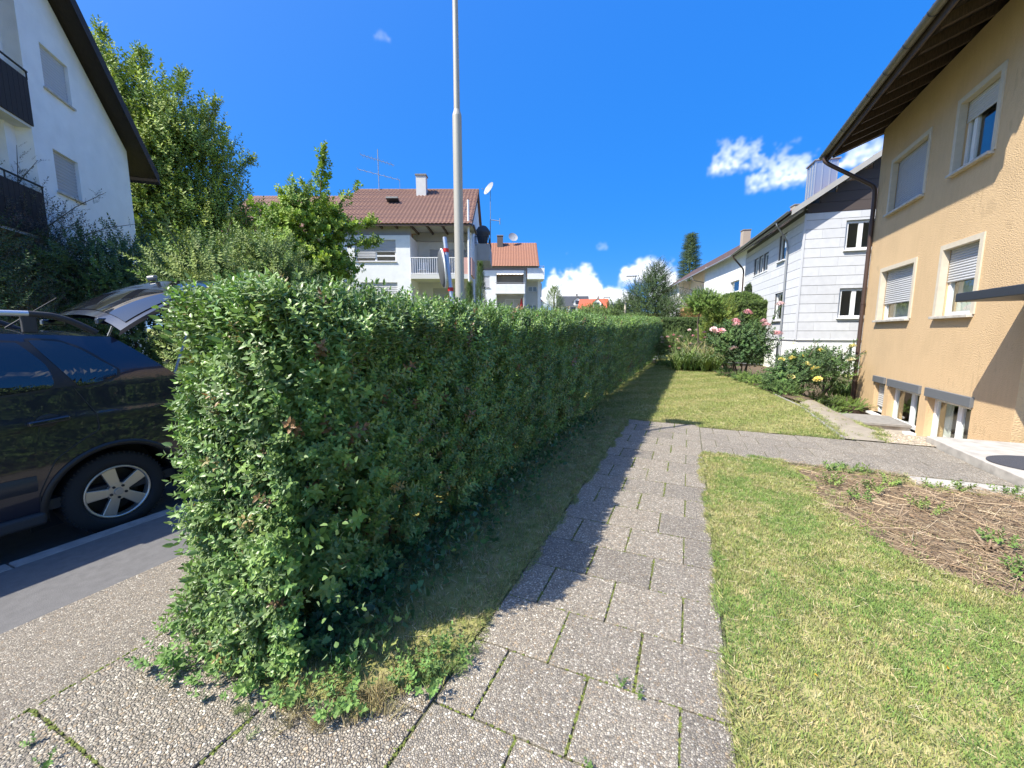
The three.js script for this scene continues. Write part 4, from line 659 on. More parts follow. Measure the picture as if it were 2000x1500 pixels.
// ---- the white row house with a brown roof behind it
{
  const H = thing('white_row_house', 'long white house with brown roof, brick chimney and a small dark window', 'house', [3.5, 0, -32.32], 0.2418);
  const ey = 7.15, D = 30, W = 8, pit = 0.66;
  const a = wall([[-9.7, -0.2], [1.5, -0.2], [1.5, ey + 0.3], [-9.7, ey + 0.3]], [[-3.2, -1.35, 4.62, 5.42]], 0.3); a.rotateY(-Math.PI / 2);
  part('wall', planar(a), M.white, H);
  part('wall', planar(join([box(0.3, W, -0.2, ey + 0.3, 1.2, 1.5), box(W - 0.3, W, -0.2, ey + 0.3, -D, 1.2), box(0, W, -0.2, ey + 0.3, -D - 0.3, -D)])), M.white, H, 'outer walls');
  part('recess_wall', planar(join([box(0, 1.2, -0.2, ey + 0.4, -9.98, -9.68), box(1.2, 1.5, -0.2, ey + 0.8, -20, -9.98), box(0.0, 1.2, -0.2, ey + 0.4, -20.3, -20)])), M.white, H, 'recessed middle of the long front');
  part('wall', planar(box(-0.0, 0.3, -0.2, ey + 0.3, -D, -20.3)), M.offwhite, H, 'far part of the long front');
  part('balcony', planar(box(-0.3, 1.2, 2.4, 4.3, -17.5, -14.5)), std([0.62, 0.33, 0.17], 0.9), H, 'orange balcony front');
  windowUnit(H, [0, 4.62, -3.2], -Math.PI / 2, 1.85, 0.8, { cols: [], recess: 0.1, sill: 0.06, sillMat: M.pvc, trim: 0.14, trimMat: M.pvc });
  const rl = W / 2 + 0.45; const t = tiles(D + 2.4, rl, rl * pit, 0.28, 0.36); t.rotateY(-Math.PI / 2).translate(-0.45, ey + 0.02, -D - 0.5);
  part('roof', t, M.tileDark, H);
  part('roof_slope', planar(grid(1, 1, (u, v) => [mixf(W / 2 - 0.02, W + 0.45, u), ey + rl * pit * (1 - u), mixf(2, -D - 0.5, v)])), M.tileDark, H);
  part('gable_wall', planar(wall([[0.02, ey + 0.3], [W - 0.02, ey + 0.3], [W / 2, ey + W / 2 * pit + 0.15]], [], 0.3).translate(0, 0, 1.5)), M.white, H);
  part('soffit', planar(grid(1, 1, (u, v) => [mixf(-0.43, 0.6, u), ey - 0.06 + u * 1.03 * pit, mixf(1.9, -D - 0.4, v)])), M.offwhite, H);
  part('gutter', [bar([-0.5, ey, 1.9], [-0.5, ey, -D - 0.5], 0.07)], M.zinc, H);
  for (const z of [-12.5, -18.5]) part('downpipe', [tube([[-0.48, ey - 0.05, z], [-0.4, ey - 0.4, z], [1.0, ey - 0.75, z], [1.12, ey - 1.0, z]], 0.05, 20, 8), bar([1.12, ey - 1, z], [1.12, 0.2, z], 0.05)], M.zinc, H);
  for (const [x, z, y0] of [[2.0, -6.5, 7.9], [3.4, -1.5, 8.3]]) { const c = sub('chimney', H, [x, 0, z]); part('stack', planar(box(-0.28, 0.28, y0, y0 + 2.0, -0.3, 0.3)), M.brick, c); part('cap', planar(box(-0.32, 0.32, y0 + 2.0, y0 + 2.06, -0.34, 0.34)), M.concDark, c); }
}

// ---- the apartment house across the street with balconies and a brown tiled roof (front in the plane z = 0)
{
  const H = thing('apartment_house', 'white apartment house with brown tiled roof, chimney and corner balconies', 'house', [-10.79, 0, -24.75], 0.41112);
  const x0 = -11.1, xb = -6.62, x1 = -2.75, ey = 8.45, bay = [[-10.22, -7.55, 6.2, 7.58], [-9.95, -7.52, 3.55, 4.88]];
  part('wall', planar(wall([[x0, 0], [xb, 0], [xb, 7.86], [x0, 7.86]], bay, 0.3)), M.white, H, 'projecting bay');
  part('wall', planar(box(xb - 0.3, xb, 0, 7.86, -2.2, -0.3)), M.white, H, 'side of the bay');
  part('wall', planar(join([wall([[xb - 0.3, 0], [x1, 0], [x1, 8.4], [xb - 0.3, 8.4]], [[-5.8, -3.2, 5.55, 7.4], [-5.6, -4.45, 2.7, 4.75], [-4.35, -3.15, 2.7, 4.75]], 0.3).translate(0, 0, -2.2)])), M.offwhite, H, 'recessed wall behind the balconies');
  part('wall', planar(join([box(x0, xb, 7.86, 8.45, -0.5, -0.25), box(xb, x1, 7.9, 8.45, -2.2, -1.9)])), M.greywall, H, 'band under the eaves');
  part('wall', planar(join([wall([[2.2, 0], [11, 0], [11, 8.4], [6, 12.2], [2.2, 9.4]], [], 0.3).rotateY(Math.PI / 2).translate(x1, 0, 0), box(x0, x1, 0, 8.4, -11.2, -10.9)])), M.white, H, 'gable wall');
  windowUnit(H, [-10.22, 6.2, 0], 0, 2.67, 1.38, { cols: [0.5], rows: [0.28], shutter: [[0, 0.5, 0.84], [0.5, 1, 0.56]], recess: 0.1, frame: 0.08, pitch: 0.10, shutterMat: M.shutterGrey });
  windowUnit(H, [-9.95, 3.55, 0], 0, 2.43, 1.33, { cols: [0.46], shutter: [[0, 0.46, 0.35], [0.46, 1, 0.98]], recess: 0.1, frame: 0.08, pitch: 0.12 });
  windowUnit(H, [-5.8, 5.55, -2.2], 0, 2.6, 1.85, { cols: [0.5], shutter: 0.98, recess: 0.1, frame: 0.08, sill: 0, pitch: 0.1, shutterMat: M.shutterGrey });
  windowUnit(H, [-5.6, 2.7, -2.2], 0, 1.15, 2.05, { cols: [], shutter: 0.98, recess: 0.1, sill: 0, pitch: 0.1, shutterMat: M.shutterGrey });
  windowUnit(H, [-4.35, 2.7, -2.2], 0, 1.2, 2.05, { cols: [], shutter: 0.2, recess: 0.1, sill: 0, pitch: 0.1, shutterMat: M.shutterGrey });
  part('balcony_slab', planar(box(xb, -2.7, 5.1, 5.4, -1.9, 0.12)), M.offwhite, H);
  part('balcony_railing', railing(xb + 0.02, -3.2, 5.4, 1.05, 24, 0.02), M.pvc, H);
  part('balcony_front', planar(join([box(-2.7, -2.6, 5.35, 6.45, -1.9, 0.1), box(-3.15, -2.7, 5.35, 6.45, 0.0, 0.1)])), M.pink, H, 'pink end panel of the balcony');
  part('balcony_side', planar(box(-3.0, -2.75, 5.4, 8.3, -2.2, -1.1)), M.white, H);
  part('side_balcony', planar(join([box(x1, x1 + 1.1, 6.9, 8.1, -7, -3.6)])), M.greywall, H, 'grey balcony on the gable side');
  part('side_railing', [...railing(0, 3.4, 8.1, 0.5, 20, 0.018).map(g => g.rotateY(Math.PI / 2).translate(x1 + 1.05, 0, -3.6)), ...railing(0, 1.05, 8.1, 0.5, 8, 0.018).map(g => g.translate(x1, 0, -3.62))], M.black, H);
  part('lamp_pole', bar([x1 - 0.05, 4.9, 0.1], [x1 - 0.05, 10.0, 0.1], 0.07), M.pvc, H, 'white post at the gable corner');
  // roof
  const rx0 = -12.0, rx1 = -2.55, run = 6.1, rise = 4.05;
  part('roof', tiles(rx1 - rx0, run, rise, 0.26, 0.34, 0.055).translate(rx0, ey, 0.45), M.tileBrown, H);
  part('roof_slope', planar(grid(1, 1, (u, v) => [mixf(rx0, rx1, u), ey + rise * (1 - v), 0.45 - run - v * run])), M.tileBrown, H);
  part('ridge', Array.from({ length: 30 }, (_, i) => bar([rx0 + i * 0.315, ey + rise + 0.02, 0.45 - run], [rx0 + (i + 1) * 0.315 - 0.01, ey + rise + 0.02, 0.45 - run], 0.09, 0.1)), M.tileBrown, H);
  part('eave_board', [box(rx0, rx1, ey - 0.12, ey + 0.0, 0.38, 0.44), ...Array.from({ length: 10 }, (_, i) => box(rx0 + 0.5 + i, rx0 + 0.6 + i, ey - 0.14, ey - 0.02, -1.9, 0.38))], M.wood, H);
  part('soffit', planar(grid(1, 1, (u, v) => [mixf(rx0, rx1, u), mixf(ey - 0.01, 8.47, v), mixf(0.4, -2.2, v)])), M.greywall, H);
  part('verge', planar(grid(1, 1, (u, v) => [rx1 + 0.02, ey - 0.2 + 0.27 * v + rise * u, 0.45 - run * u])), M.woodDark, H);
  part('downpipe', [tube([[-11.55, ey - 0.05, 0.35], [-11.5, ey - 0.3, 0.3], [-11.05, ey - 1.1, 0.1], [-11.0, ey - 1.4, 0.08]], 0.07, 20, 8), bar([-11, ey - 1.35, 0.08], [-11, 0.2, 0.08], 0.07)], M.pvc, H);
  const ch = sub('chimney', H, [-6.75, 0, -4.7]); part('stack', planar(box(-0.36, 0.36, ey + 3.0, 13.15, -0.3, 0.3)), M.offwhite, ch); part('cap', planar(box(-0.42, 0.42, 13.15, 13.24, -0.36, 0.36)), M.concDark, ch);
  const sky = sub('skylight', H, [-8.45, ey + 2.35, -3.1]); sky.rotation.x = -0.42; part('frame', [box(-0.42, 0.42, -0.02, 0.12, -0.5, 0.5)], M.darkMetal, sky); part('pane', [box(-0.34, 0.34, 0.125, 0.135, -0.42, 0.42)], std([0.10, 0.13, 0.18], 0.05), sky);
  const an = sub('antenna', H, [-10.2, 12.4, -5.5]);
  part('mast', bar([0, 0, 0], [0, 3.0, 0], 0.03), M.zinc, an);
  part('dipoles', [bar([-1.3, 2.6, 0.1], [1.2, 1.9, -0.1], 0.018), bar([-1.6, 1.6, 0], [1.6, 0.8, 0], 0.018), ...Array.from({ length: 9 }, (_, i) => bar([-1.2 + i * 0.28, 2.57 - i * 0.08, -0.4], [-1.2 + i * 0.28, 2.57 - i * 0.08, 0.4], 0.012, 0.012, 5)), ...Array.from({ length: 7 }, (_, i) => bar([-1.5 + i * 0.5, 1.58 - i * 0.125, -0.35], [-1.5 + i * 0.5, 1.58 - i * 0.125, 0.35], 0.012, 0.012, 5)), bar([1.6, 0.8, 0], [1.6, 0.2, 0], 0.014)], M.zinc, an);
  satellite(H, [-1.65, 12.1, -4.2], -0.9, 0.5, M.dish, 3.9);
  part('dish_mast', [bar([-1.62, 8.2, -4.26], [-1.62, 9.9, -4.26], 0.03), bar([-1.62, 9.95, -4.26], [-0.9, 9.85, -4.2], 0.03), bar([-0.9, 9.6, -4.2], [-0.9, 10.05, -4.2], 0.03)], M.zinc, H);
  satellite(H, [-3.35, 3.3, 0.2], 0.9, 0.45, std([0.12, 0.125, 0.13], 0.6));
  // the left wing behind the trees
  const wg = sub('left_wing', H, [0, 0, 0]);
  part('wall', planar(wall([[-20, 0], [x0, 0], [x0, 8.2], [-20, 8.2]], [[-17.6, -16.6, 5.2, 6.4]], 0.3).translate(0, 0, -1.6)), M.offwhite, wg);
  part('roof', tiles(8.6, 5.2, 4.0, 0.235, 0.30).translate(-20.4, 8.2, -0.8), M.tileBrown, wg);
  part('roof_side', planar(grid(1, 1, (u, v) => [-11.8 + 0.1 * u, 8.2 + 4 * v, -0.8 - 5.2 * v])), M.tileBrown, wg);
  part('balcony', planar(box(-14.0, -11.15, 5.05, 6.15, -1.0, -0.85)), M.pink, wg, 'pink balcony front');
  part('balcony_rail', railing(-14.0, -11.15, 6.15, 0.28, 3, 0.02).map(g => g.translate(0, 0, -0.92)), M.pvc, wg);
  part('balcony_slab', planar(box(-14.0, -11.1, 4.85, 5.05, -1.6, -0.85)), M.offwhite, wg);
  const cov = part(numbered('covered_furniture'), (() => { const g = new THREE.SphereGeometry(0.55, 20, 14); const p = g.attributes.position; for (let i = 0; i < p.count; i++) { const y = p.getY(i), k = 1 + 0.12 * n3(p.getX(i) * 4, y * 2, p.getZ(i) * 4); p.setXYZ(i, p.getX(i) * k * (y < 0 ? 0.8 : 1), y < 0 ? y * 1.7 : y * 1.1, p.getZ(i) * k * (y < 0 ? 0.8 : 1)); } g.computeVertexNormals(); return g; })(), std([0.05, 0.055, 0.065], 0.6), scene);
  cov.position.copy(V(x1 + 0.55, 9.0, -4.5).applyAxisAngle(V(0, 1, 0), 0.41112).add(V(-10.79, 0, -24.75))); tag(cov, 'bundle under a black cover on the grey gable side balcony', 'cover');
  // a chair on the balcony
  const c = thing('balcony_chair', 'white slatted garden chair on the apartment house balcony', 'chair', [-10.79 + -6.0 * 0.9167 + -0.9 * 0.3997, 5.4, -24.75 + 6.0 * 0.3997 * 1 + -0.9 * 0.9167], 0.41112);
  part('backrest', Array.from({ length: 6 }, (_, i) => box(-0.3 + i * 0.11, -0.24 + i * 0.11, 0.42, 0.95, -0.3, -0.26)), M.pvc, c); part('seat', rbox(-0.3, 0.3, 0.38, 0.43, -0.3, 0.25, 0.01), M.pvc, c);
  for (const [x, z] of [[-0.27, -0.27], [0.27, -0.27], [-0.27, 0.22], [0.27, 0.22]]) part('leg', bar([x, 0, z], [x, 0.4, z], 0.025), M.pvc, c);
}

// ---- the second apartment house further down the street
{
  const H = thing('terraced_apartment_house', 'white apartment house with orange brown roof and stacked white balconies', 'house', [-18.38, 0, -42.17], 0.41112);
  const ey = 9.0;
  part('wall', planar(wall([[-7.5, 0], [1.35, 0], [1.35, 8.5], [-7.5, 8.5]], [[-1.75, 1.3, 6.2, 8.2], [-1.75, 1.3, 3.2, 5.95], [-3.9, -2.5, 6.6, 7.9]], 0.3)), M.white, H);
  part('wall', planar(box(-7.5, 3.0, 8.5, 9.0, -0.6, -0.3)), M.greywall, H, 'band under the eaves');
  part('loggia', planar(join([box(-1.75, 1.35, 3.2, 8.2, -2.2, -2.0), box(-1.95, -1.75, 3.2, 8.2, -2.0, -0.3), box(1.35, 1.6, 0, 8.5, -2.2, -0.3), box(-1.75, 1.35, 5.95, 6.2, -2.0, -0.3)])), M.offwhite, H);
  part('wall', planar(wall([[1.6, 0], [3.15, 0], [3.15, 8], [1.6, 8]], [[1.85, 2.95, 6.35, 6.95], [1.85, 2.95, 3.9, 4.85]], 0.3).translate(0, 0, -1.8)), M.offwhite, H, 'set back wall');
  part('pier', planar(box(2.95, 3.3, 0, 8.0, -1.5, -1.0)), M.white, H);
  part('wall', planar(join([box(2.85, 3.15, 0, 9.0, -10, -2.1), box(-7.5, 3.15, 0, 9, -10.3, -10)])), M.white, H, 'far walls');
  windowUnit(H, [1.85, 6.35, -1.8], 0, 1.1, 0.6, { recess: 0.08, sill: 0.04 }); windowUnit(H, [1.85, 3.9, -1.8], 0, 1.1, 0.95, { recess: 0.08, sill: 0.04 });
  windowUnit(H, [-3.9, 6.6, 0], 0, 1.4, 1.3, { recess: 0.08, shutter: 0.95, pitch: 0.12 });
  windowUnit(H, [-0.8, 3.6, -1.98], 0, 1.9, 1.9, { recess: 0.0, sill: 0 });
  part('balcony', planar(join([rbox(-1.9, 1.45, 6.05, 7.0, 0.0, 0.12, 0.02), box(-1.9, 1.45, 5.95, 6.05, -0.2, 0.15)])), M.white, H, 'white balcony front'); part('balcony_rail', bar([-1.9, 7.15, 0.06], [1.45, 7.15, 0.06], 0.03), M.zinc, H);
  part('balcony', planar(join([box(1.7, 3.6, 7.75, 8.75, 0.0, 0.1), box(3.5, 3.6, 7.75, 8.75, -2.5, 0.0), box(1.7, 3.6, 7.55, 7.75, -2.5, 0.1)])), M.white, H, 'upper corner balcony'); part('balcony_rail', [bar([1.7, 8.95, 0.05], [3.6, 8.95, 0.05], 0.03), bar([3.55, 8.95, 0.05], [3.55, 8.95, -2.5], 0.03)], M.zinc, H);
  const aw = part('awning', grid(24, 1, (u, v) => [mixf(-1.7, 1.25, u), 8.25 - 0.28 * v + (v ? 0.06 * Math.abs(Math.sin(u * 24)) : 0), 0.02 + 0.3 * v]), std([0.72, 0.71, 0.68], 0.9), H);
  part('roof', tiles(10.6, 5.8, 3.7, 0.30, 0.34).translate(-7.6, ey - 0.1, 0.35), M.tileOrange, H);
  part('roof_slope', planar(grid(1, 1, (u, v) => [mixf(-7.6, 3.0, u), ey + 3.6 * (1 - v), -5.45 - v * 5.8])), M.tileOrange, H);
  part('gable_wall', planar(tris([2.6, ey - 0.1, -0.3, 2.6, ey - 0.1, -10, 2.6, ey + 3.5, -5.4], [0, 1, 2])), M.greywall, H); part('verge', planar(grid(1, 1, (u, v) => [3.02, ey - 0.35 + 0.32 * v + 3.7 * u, 0.35 - 5.8 * u])), M.darkMetal, H);
  part('verge_post', planar(box(2.6, 2.95, ey - 0.2, ey + 3.2, -5.6, -5.2)), M.white, H);
  const ch = sub('chimney', H, [-1.45, 0, -4.6]); part('stack', planar(box(-0.35, 0.35, ey + 2.4, 13.2, -0.35, 0.35)), std([0.10, 0.085, 0.08], 0.8), ch); part('cap', planar(box(-0.4, 0.4, 13.2, 13.28, -0.4, 0.4)), M.zinc, ch);
  satellite(H, [0.1, 13.1, -4.8], 0.3, 0.58, std([0.30, 0.31, 0.33], 0.5), 1.0);
  const um = thing('closed_parasol', 'closed red parasol standing on the terrace of the terraced apartment house', 'parasol', [-18.38 + 1.05 * 0.9167 - 0.4 * 0.3997, 3.2, -42.17 - 1.05 * 0.3997 - 0.4 * 0.9167], 0.4);
  part('canopy', new THREE.LatheGeometry([[0.03, 2.3], [0.08, 2.1], [0.16, 1.5], [0.22, 0.9], [0.14, 0.85]].map(p => new THREE.Vector2(...p)), 10), std([0.42, 0.03, 0.035], 0.8), um); part('pole', bar([0, 0, 0], [0, 2.35, 0], 0.025), M.pvc, um);
}

// ---- the white gabled house with dark balconies across the street on the left
{
  const H = thing('gabled_house', 'white gable end of a house with dark roof edge and dark brown balconies', 'house', [-16.99, 0, -7.68], 0.76368);
  // the gable wall stands in the local plane x = 0 and looks to +x; local z runs back to the street
  const ey = 7.45, pit = 0.755, ap = 6.2, holes = [[-3.5, -2.5, 7.5, 8.5], [-3.52, -2.58, 5.1, 6.1]];
  const g = wall([[-4.15, 0], [0.1, 0], [0.1, ey], [-4.15, ey + 4.25 * pit]], holes, 0.3); g.rotateY(Math.PI / 2);
  part('wall', planar(g), M.white, H);
  const g2 = wall([[-4.15, 0], [-4.15, ey + 4.25 * pit], [-4.4, ey + 4.5 * pit], [-6.5, ey + 0.1], [-6.5, 0]], [[-6.1, -4.7, 7.0, 8.7], [-6.1, -4.7, 4.6, 6.3]], 0.3); g2.rotateY(Math.PI / 2).translate(-1.3, 0, 0);
  part('wall', planar(g2), M.white, H, 'recessed wall behind the balconies');
  part('wall', planar(box(-1.6, -0.3, 0, ey + 4.1 * pit, 4.15, 4.45)), M.white, H, 'return of the gable wall'); part('wall', planar(join([box(-9, -0.3, 0, ey, -0.1, 0.2), box(-9, -1.6, 0, ey, 6.2, 6.5)])), M.white, H, 'eaves walls');
  windowUnit(H, [0, 7.5, 3.5], Math.PI / 2, 1.0, 1.0, { cols: [], shutter: 0.99, recess: 0.1, pitch: 0.07, shutterMat: std([0.46, 0.47, 0.50], 0.5) });
  windowUnit(H, [0, 5.1, 3.52], Math.PI / 2, 0.94, 1.0, { cols: [], shutter: 0.97, recess: 0.1, pitch: 0.08, shutterMat: M.shutterGrey });
  windowUnit(H, [-1.3, 7.0, 6.1], Math.PI / 2, 1.4, 1.7, { shutter: 0.97, recess: 0.1, pitch: 0.07, sill: 0, shutterMat: M.shutterGrey }); windowUnit(H, [-1.3, 4.6, 6.1], Math.PI / 2, 1.4, 1.7, { shutter: 0.97, recess: 0.1, pitch: 0.07, sill: 0, shutterMat: M.shutterGrey });
  for (const y of [6.45, 3.95]) { part('balcony_slab', planar(box(-1.3, 0.0, y - 0.18, y, 4.15, 6.5)), M.offwhite, H); const b = part('balcony_front', Array.from({ length: 16 }, (_, i) => box(0.0, 0.03, y - 0.12, y + 0.9, 4.12 + i * 0.15, 4.12 + i * 0.15 + 0.142)).concat([box(-1.3, 0, y - 0.12, y + 0.9, 4.09, 4.12)]), M.woodDark, H); part('handrail', [bar([0.02, y + 1.05, 4.1], [0.02, y + 1.05, 6.5], 0.022), ...[4.12, 5.2, 6.3].map(z => bar([0.02, y + 0.88, z], [0.02, y + 1.05, z], 0.015))], M.black, b); }
  // roof edge
  const re = (x0, x1, e) => grid(1, 1, (u, v) => { const z = mixf(-0.95, 4.4, u); return [mixf(x0, x1, v), ey + 0.14 + (z + 0.1) * pit + e, z]; });
  part('roof', planar(join([re(0.5, -9, 0.12)])), M.tileDark, H); part('roof_underside', planar(re(0.48, -9, -0.02)), M.woodDark, H);
  part('roof_slope', planar(grid(1, 1, (u, v) => { const z = mixf(4.4, 6.9, u); return [mixf(0.5, -9, v), ey + 0.26 + 4.5 * pit - (z - 4.4) * 1.5, z]; })), M.tileDark, H);  // unseen near slope, shaped steep to let the sun reach the shrubs
  part('verge_board', planar(join([grid(1, 1, (u, v) => { const z = mixf(-0.97, 4.42, u); return [0.5, ey + 0.14 + (z + 0.1) * pit - 0.22 + v * 0.36, z]; }), grid(1, 1, (u, v) => { const z = mixf(4.42, 6.9, u); return [0.5, ey + 0.14 + 4.5 * pit - (z - 4.4) * 1.5 - 0.22 + v * 0.36, z]; }), grid(1, 1, (u, v) => [mixf(0.5, -9, u), ey + 0.14 - 0.85 * pit - 0.2 + v * 0.36, -0.97])])), M.woodDark, H);
}

// ---- houses far down the road and on the rise behind the gardens
function farHouse(name, label, pos, turn, w, d, h, rise, wallM, roofM, wins, dormer) {
  const H = thing(name, label, 'house', pos, turn);
  part('wall', planar(join([box(-w / 2, w / 2, -4, h, -d, 0), ...[w / 2, -w / 2 + 0.2].map(x => wall([[0, h], [d, h], [d / 2, h + rise]], [], 0.2).rotateY(Math.PI / 2).translate(x, 0, 0))])), wallM, H);
  const rf = part('roof', planar(join([-1, 1].map(s => grid(1, 1, (u, v) => [mixf(-w / 2 - 0.5, w / 2 + 0.5, u), h - 0.3 + (rise + 0.3) * v, -d / 2 + s * (d / 2 + 0.5) * (1 - v)])))), roofM, H);
  for (const [x, y, ww, hh] of wins) { const s = sub('window', H, [x, y, 0.02]); part('frame', [box(0, ww, 0, hh, 0, 0.04)], M.pvc, s); part('pane', [box(0.08, ww - 0.08, 0.08, hh - 0.08, 0.045, 0.05)], std([0.05, 0.06, 0.08], 0.1), s); }
  if (dormer) { const s = sub('dormer', H, [dormer[0], h + 0.2, -1]); part('wall', planar(wall([[-1.4, 0], [1.4, 0], [1.4, 1.6], [0, 2.9], [-1.4, 1.6]], [], 2.5).translate(0, 0, 1)), wallM, s); part('roof', planar(join([-1, 1].map(k => grid(1, 1, (u, v) => [k * 1.8 * u, 3.05 - u * 1.75, 1.3 - 4 * v])))), roofM, s); part('window', [box(-0.8, 0.8, 0.3, 1.7, 1.02, 1.05)], std([0.05, 0.06, 0.08], 0.1), s); }
  part('chimney', planar(box(1.2, 1.9, h + rise - 1, h + rise + 0.9, -d / 2 - 0.3, -d / 2 + 0.4)), M.concDark, rf);
  return H;
}
farHouse('slate_roofed_house', 'far white house with dark slate roof on the rise beyond the hedge', [-39.9, 6.6, -148.9], 0.35, 11, 8, 5.0, 3.9, M.white, M.tileSlate, [[-4, 2.2, 1.2, 1.4], [-1.2, 2.2, 2.2, 2.4], [2.5, 2.2, 1.2, 1.4]], [1.5]);
farHouse('red_roofed_house', 'far white house with bright red roof on the rise beyond the hedge', [-31.2, 6.2, -141.7], 0.1, 9.2, 8, 4.0, 3.4, M.white, M.tileRed, [[-3.6, 1.8, 1.2, 1.4], [2, 1.8, 1.2, 1.4]], [1.6]);
farHouse('low_grey_house', 'far low grey house beside the bright red roofed one', [-25.0, 6.2, -150], 0.1, 8, 7, 4.4, 1.6, M.greywall, M.tileSlate, [[-2, 1.8, 1.2, 1.4]]);
{ const h = farHouse('orange_roofed_house', 'narrow white house with orange roof showing past the second apartment house', [-26.8, 0, -72.0], 0.41112 + Math.PI / 2 - 0.35, 10, 6.0, 7.6, 4.4, M.white, M.tileOrange, [[-1, 5.2, 1.2, 1.3], [2, 5.2, 1.2, 1.3]]); part('balcony', planar(box(-2, 2, 6.4, 7.4, 0, 1.2)), M.offwhite, h); }

// ================================================================ TREES AND SHRUBS
// a broadleaf tree: trunk and limbs grown towards points spread through the crown, leafy twigs along the outer limbs
function tree(name, label, pos, o, group) {
  seed(o.seed);
  const T = thing(name, label, o.category ?? 'tree', pos, 0, group), wood = [], twigs = [], H = o.h;
  const trunkTop = V(R(-0.2, 0.2), H * (o.trunk ?? 0.55), R(-0.2, 0.2)), tp = []; for (let i = 0; i <= 6; i++) { const t = i / 6; tp.push(V(trunkTop.x * t + R(-0.05, 0.05), trunkTop.y * t, trunkTop.z * t + R(-0.05, 0.05))); }
  wood.push(taper(tp, o.r, o.r * 0.45, 9));
  const lobes = o.lobes;                                   // [x, y, z, radius x, radius y] of the crown's masses
  for (const [lx, ly, lz, rx, ry, n] of lobes) {
    const c = V(lx, ly, lz);
    const b = tp[Math.min(6, Math.max(2, Math.round(6 * clamp((ly - ry * 0.9) / trunkTop.y))))];
    const mid = b.clone().lerp(c, 0.55).add(V(0, -0.08 * ry, 0));
    wood.push(taper([b.clone(), mid, c.clone()], o.r * 0.34, o.r * 0.14, 6));
    for (let k = 0; k < n * 2; k++) {
      const th = rnd() * 6.28, ph = Math.acos(R(-0.75, 1)), rr = Math.pow(rnd(), 0.42), d = V(Math.sin(ph) * Math.cos(th), Math.cos(ph), Math.sin(ph) * Math.sin(th));
      const wob = 1 + 0.28 * n3(d.x * 1.8 + lx, d.y * 1.8 + ly, d.z * 1.8 + lz);
      const e = c.clone().add(V(d.x * rx * rr * wob, d.y * ry * rr * wob, d.z * rx * rr * wob));
      if (k % 7 === 0) wood.push(taper([c.clone().lerp(e, 0.05), c.clone().lerp(e, 0.5).add(V(0, -0.05, 0)), e.clone()], o.r * 0.09, 0.008, 5));
      const dir = d.clone().multiplyScalar(0.7).add(V(R(-0.5, 0.5), (o.rise ?? 0.5) + R(-0.2, 0.5), R(-0.5, 0.5)));
      const m = o.per ?? 3;
      for (let q = 0; q < m; q++) twigs.push([frameOf(dir.clone().add(V(R(-0.6, 0.6), R(-0.4, 0.4), R(-0.6, 0.6))), rnd() * 6.28, e.clone().add(V(G(), G(), G()).multiplyScalar(o.clump ?? 0.28)), (o.scale ?? 1) * R(0.7, 1.25)), vary(lerp3(o.c0, o.c1, clamp(0.5 + 0.5 * n3(e.x * 0.7, e.y * 0.7, e.z * 0.7) + R(-0.35, 0.35))), 0.22, 0.2)]);
    }
  }
  for (const [ax, ay, az, bx, by, bz, n, w] of o.sprays ?? []) {   // single boughs that stand out of the crown
    const A = V(ax, ay, az), B = V(bx, by, bz), mid = A.clone().lerp(B, 0.5).add(V(0, 0.1, 0)); wood.push(taper([A, mid, B], 0.035, 0.008, 5));
    for (let k = 0; k < n; k++) { const t = Math.pow(rnd(), 0.7), p = A.clone().lerp(B, t).add(V(G(), G(), G()).multiplyScalar(w * (1.15 - t))); twigs.push([frameOf(B.clone().sub(A).normalize().add(V(R(-0.9, 0.9), R(-0.3, 0.7), R(-0.9, 0.9))), rnd() * 6.28, p, (o.scale ?? 1) * R(0.7, 1.2)), vary(lerp3(o.c0, o.c1, rnd()), 0.22, 0.2)]); }
  }
  part('trunk', wood, o.bark ?? M.bark, T);
  const G4 = o.twig, L = G4.map(() => []); twigs.forEach((t, i) => L[i % G4.length].push(t)); L.forEach((l, i) => instanced('crown', G4[i], o.mat ?? M.leafSoft, l, T));
  return T;
}
seed(71);
const twigCherry = [0, 1, 2].map(() => shoot({ len: 0.34, pairs: 9, L: 0.125, W: 0.055, spread: 1.5, spiral: true, stem: 0.004 }));
const twigMaple = [0, 1, 2].map(() => shoot({ len: 0.26, pairs: 5, L: 0.14, W: 0.09, spread: 1.7, stem: 0.004 }));
const twigShrub = [0, 1, 2].map(() => shoot({ len: 0.24, pairs: 8, L: 0.062, W: 0.03, spread: 1.2, stem: 0.003 }));
const twigFine = [0, 1, 2].map(() => shoot({ len: 0.30, pairs: 13, L: 0.05, W: 0.018, spread: 1.3, spiral: true, stem: 0.003 }));
const twigRose = [0, 1, 2].map(() => shoot({ len: 0.2, pairs: 5, L: 0.07, W: 0.045, spread: 1.5, stem: 0.003 }));
const twigBox = [0, 1].map(() => shoot({ len: 0.16, pairs: 6, L: 0.06, W: 0.03, spread: 1.1, stem: 0.003 }));

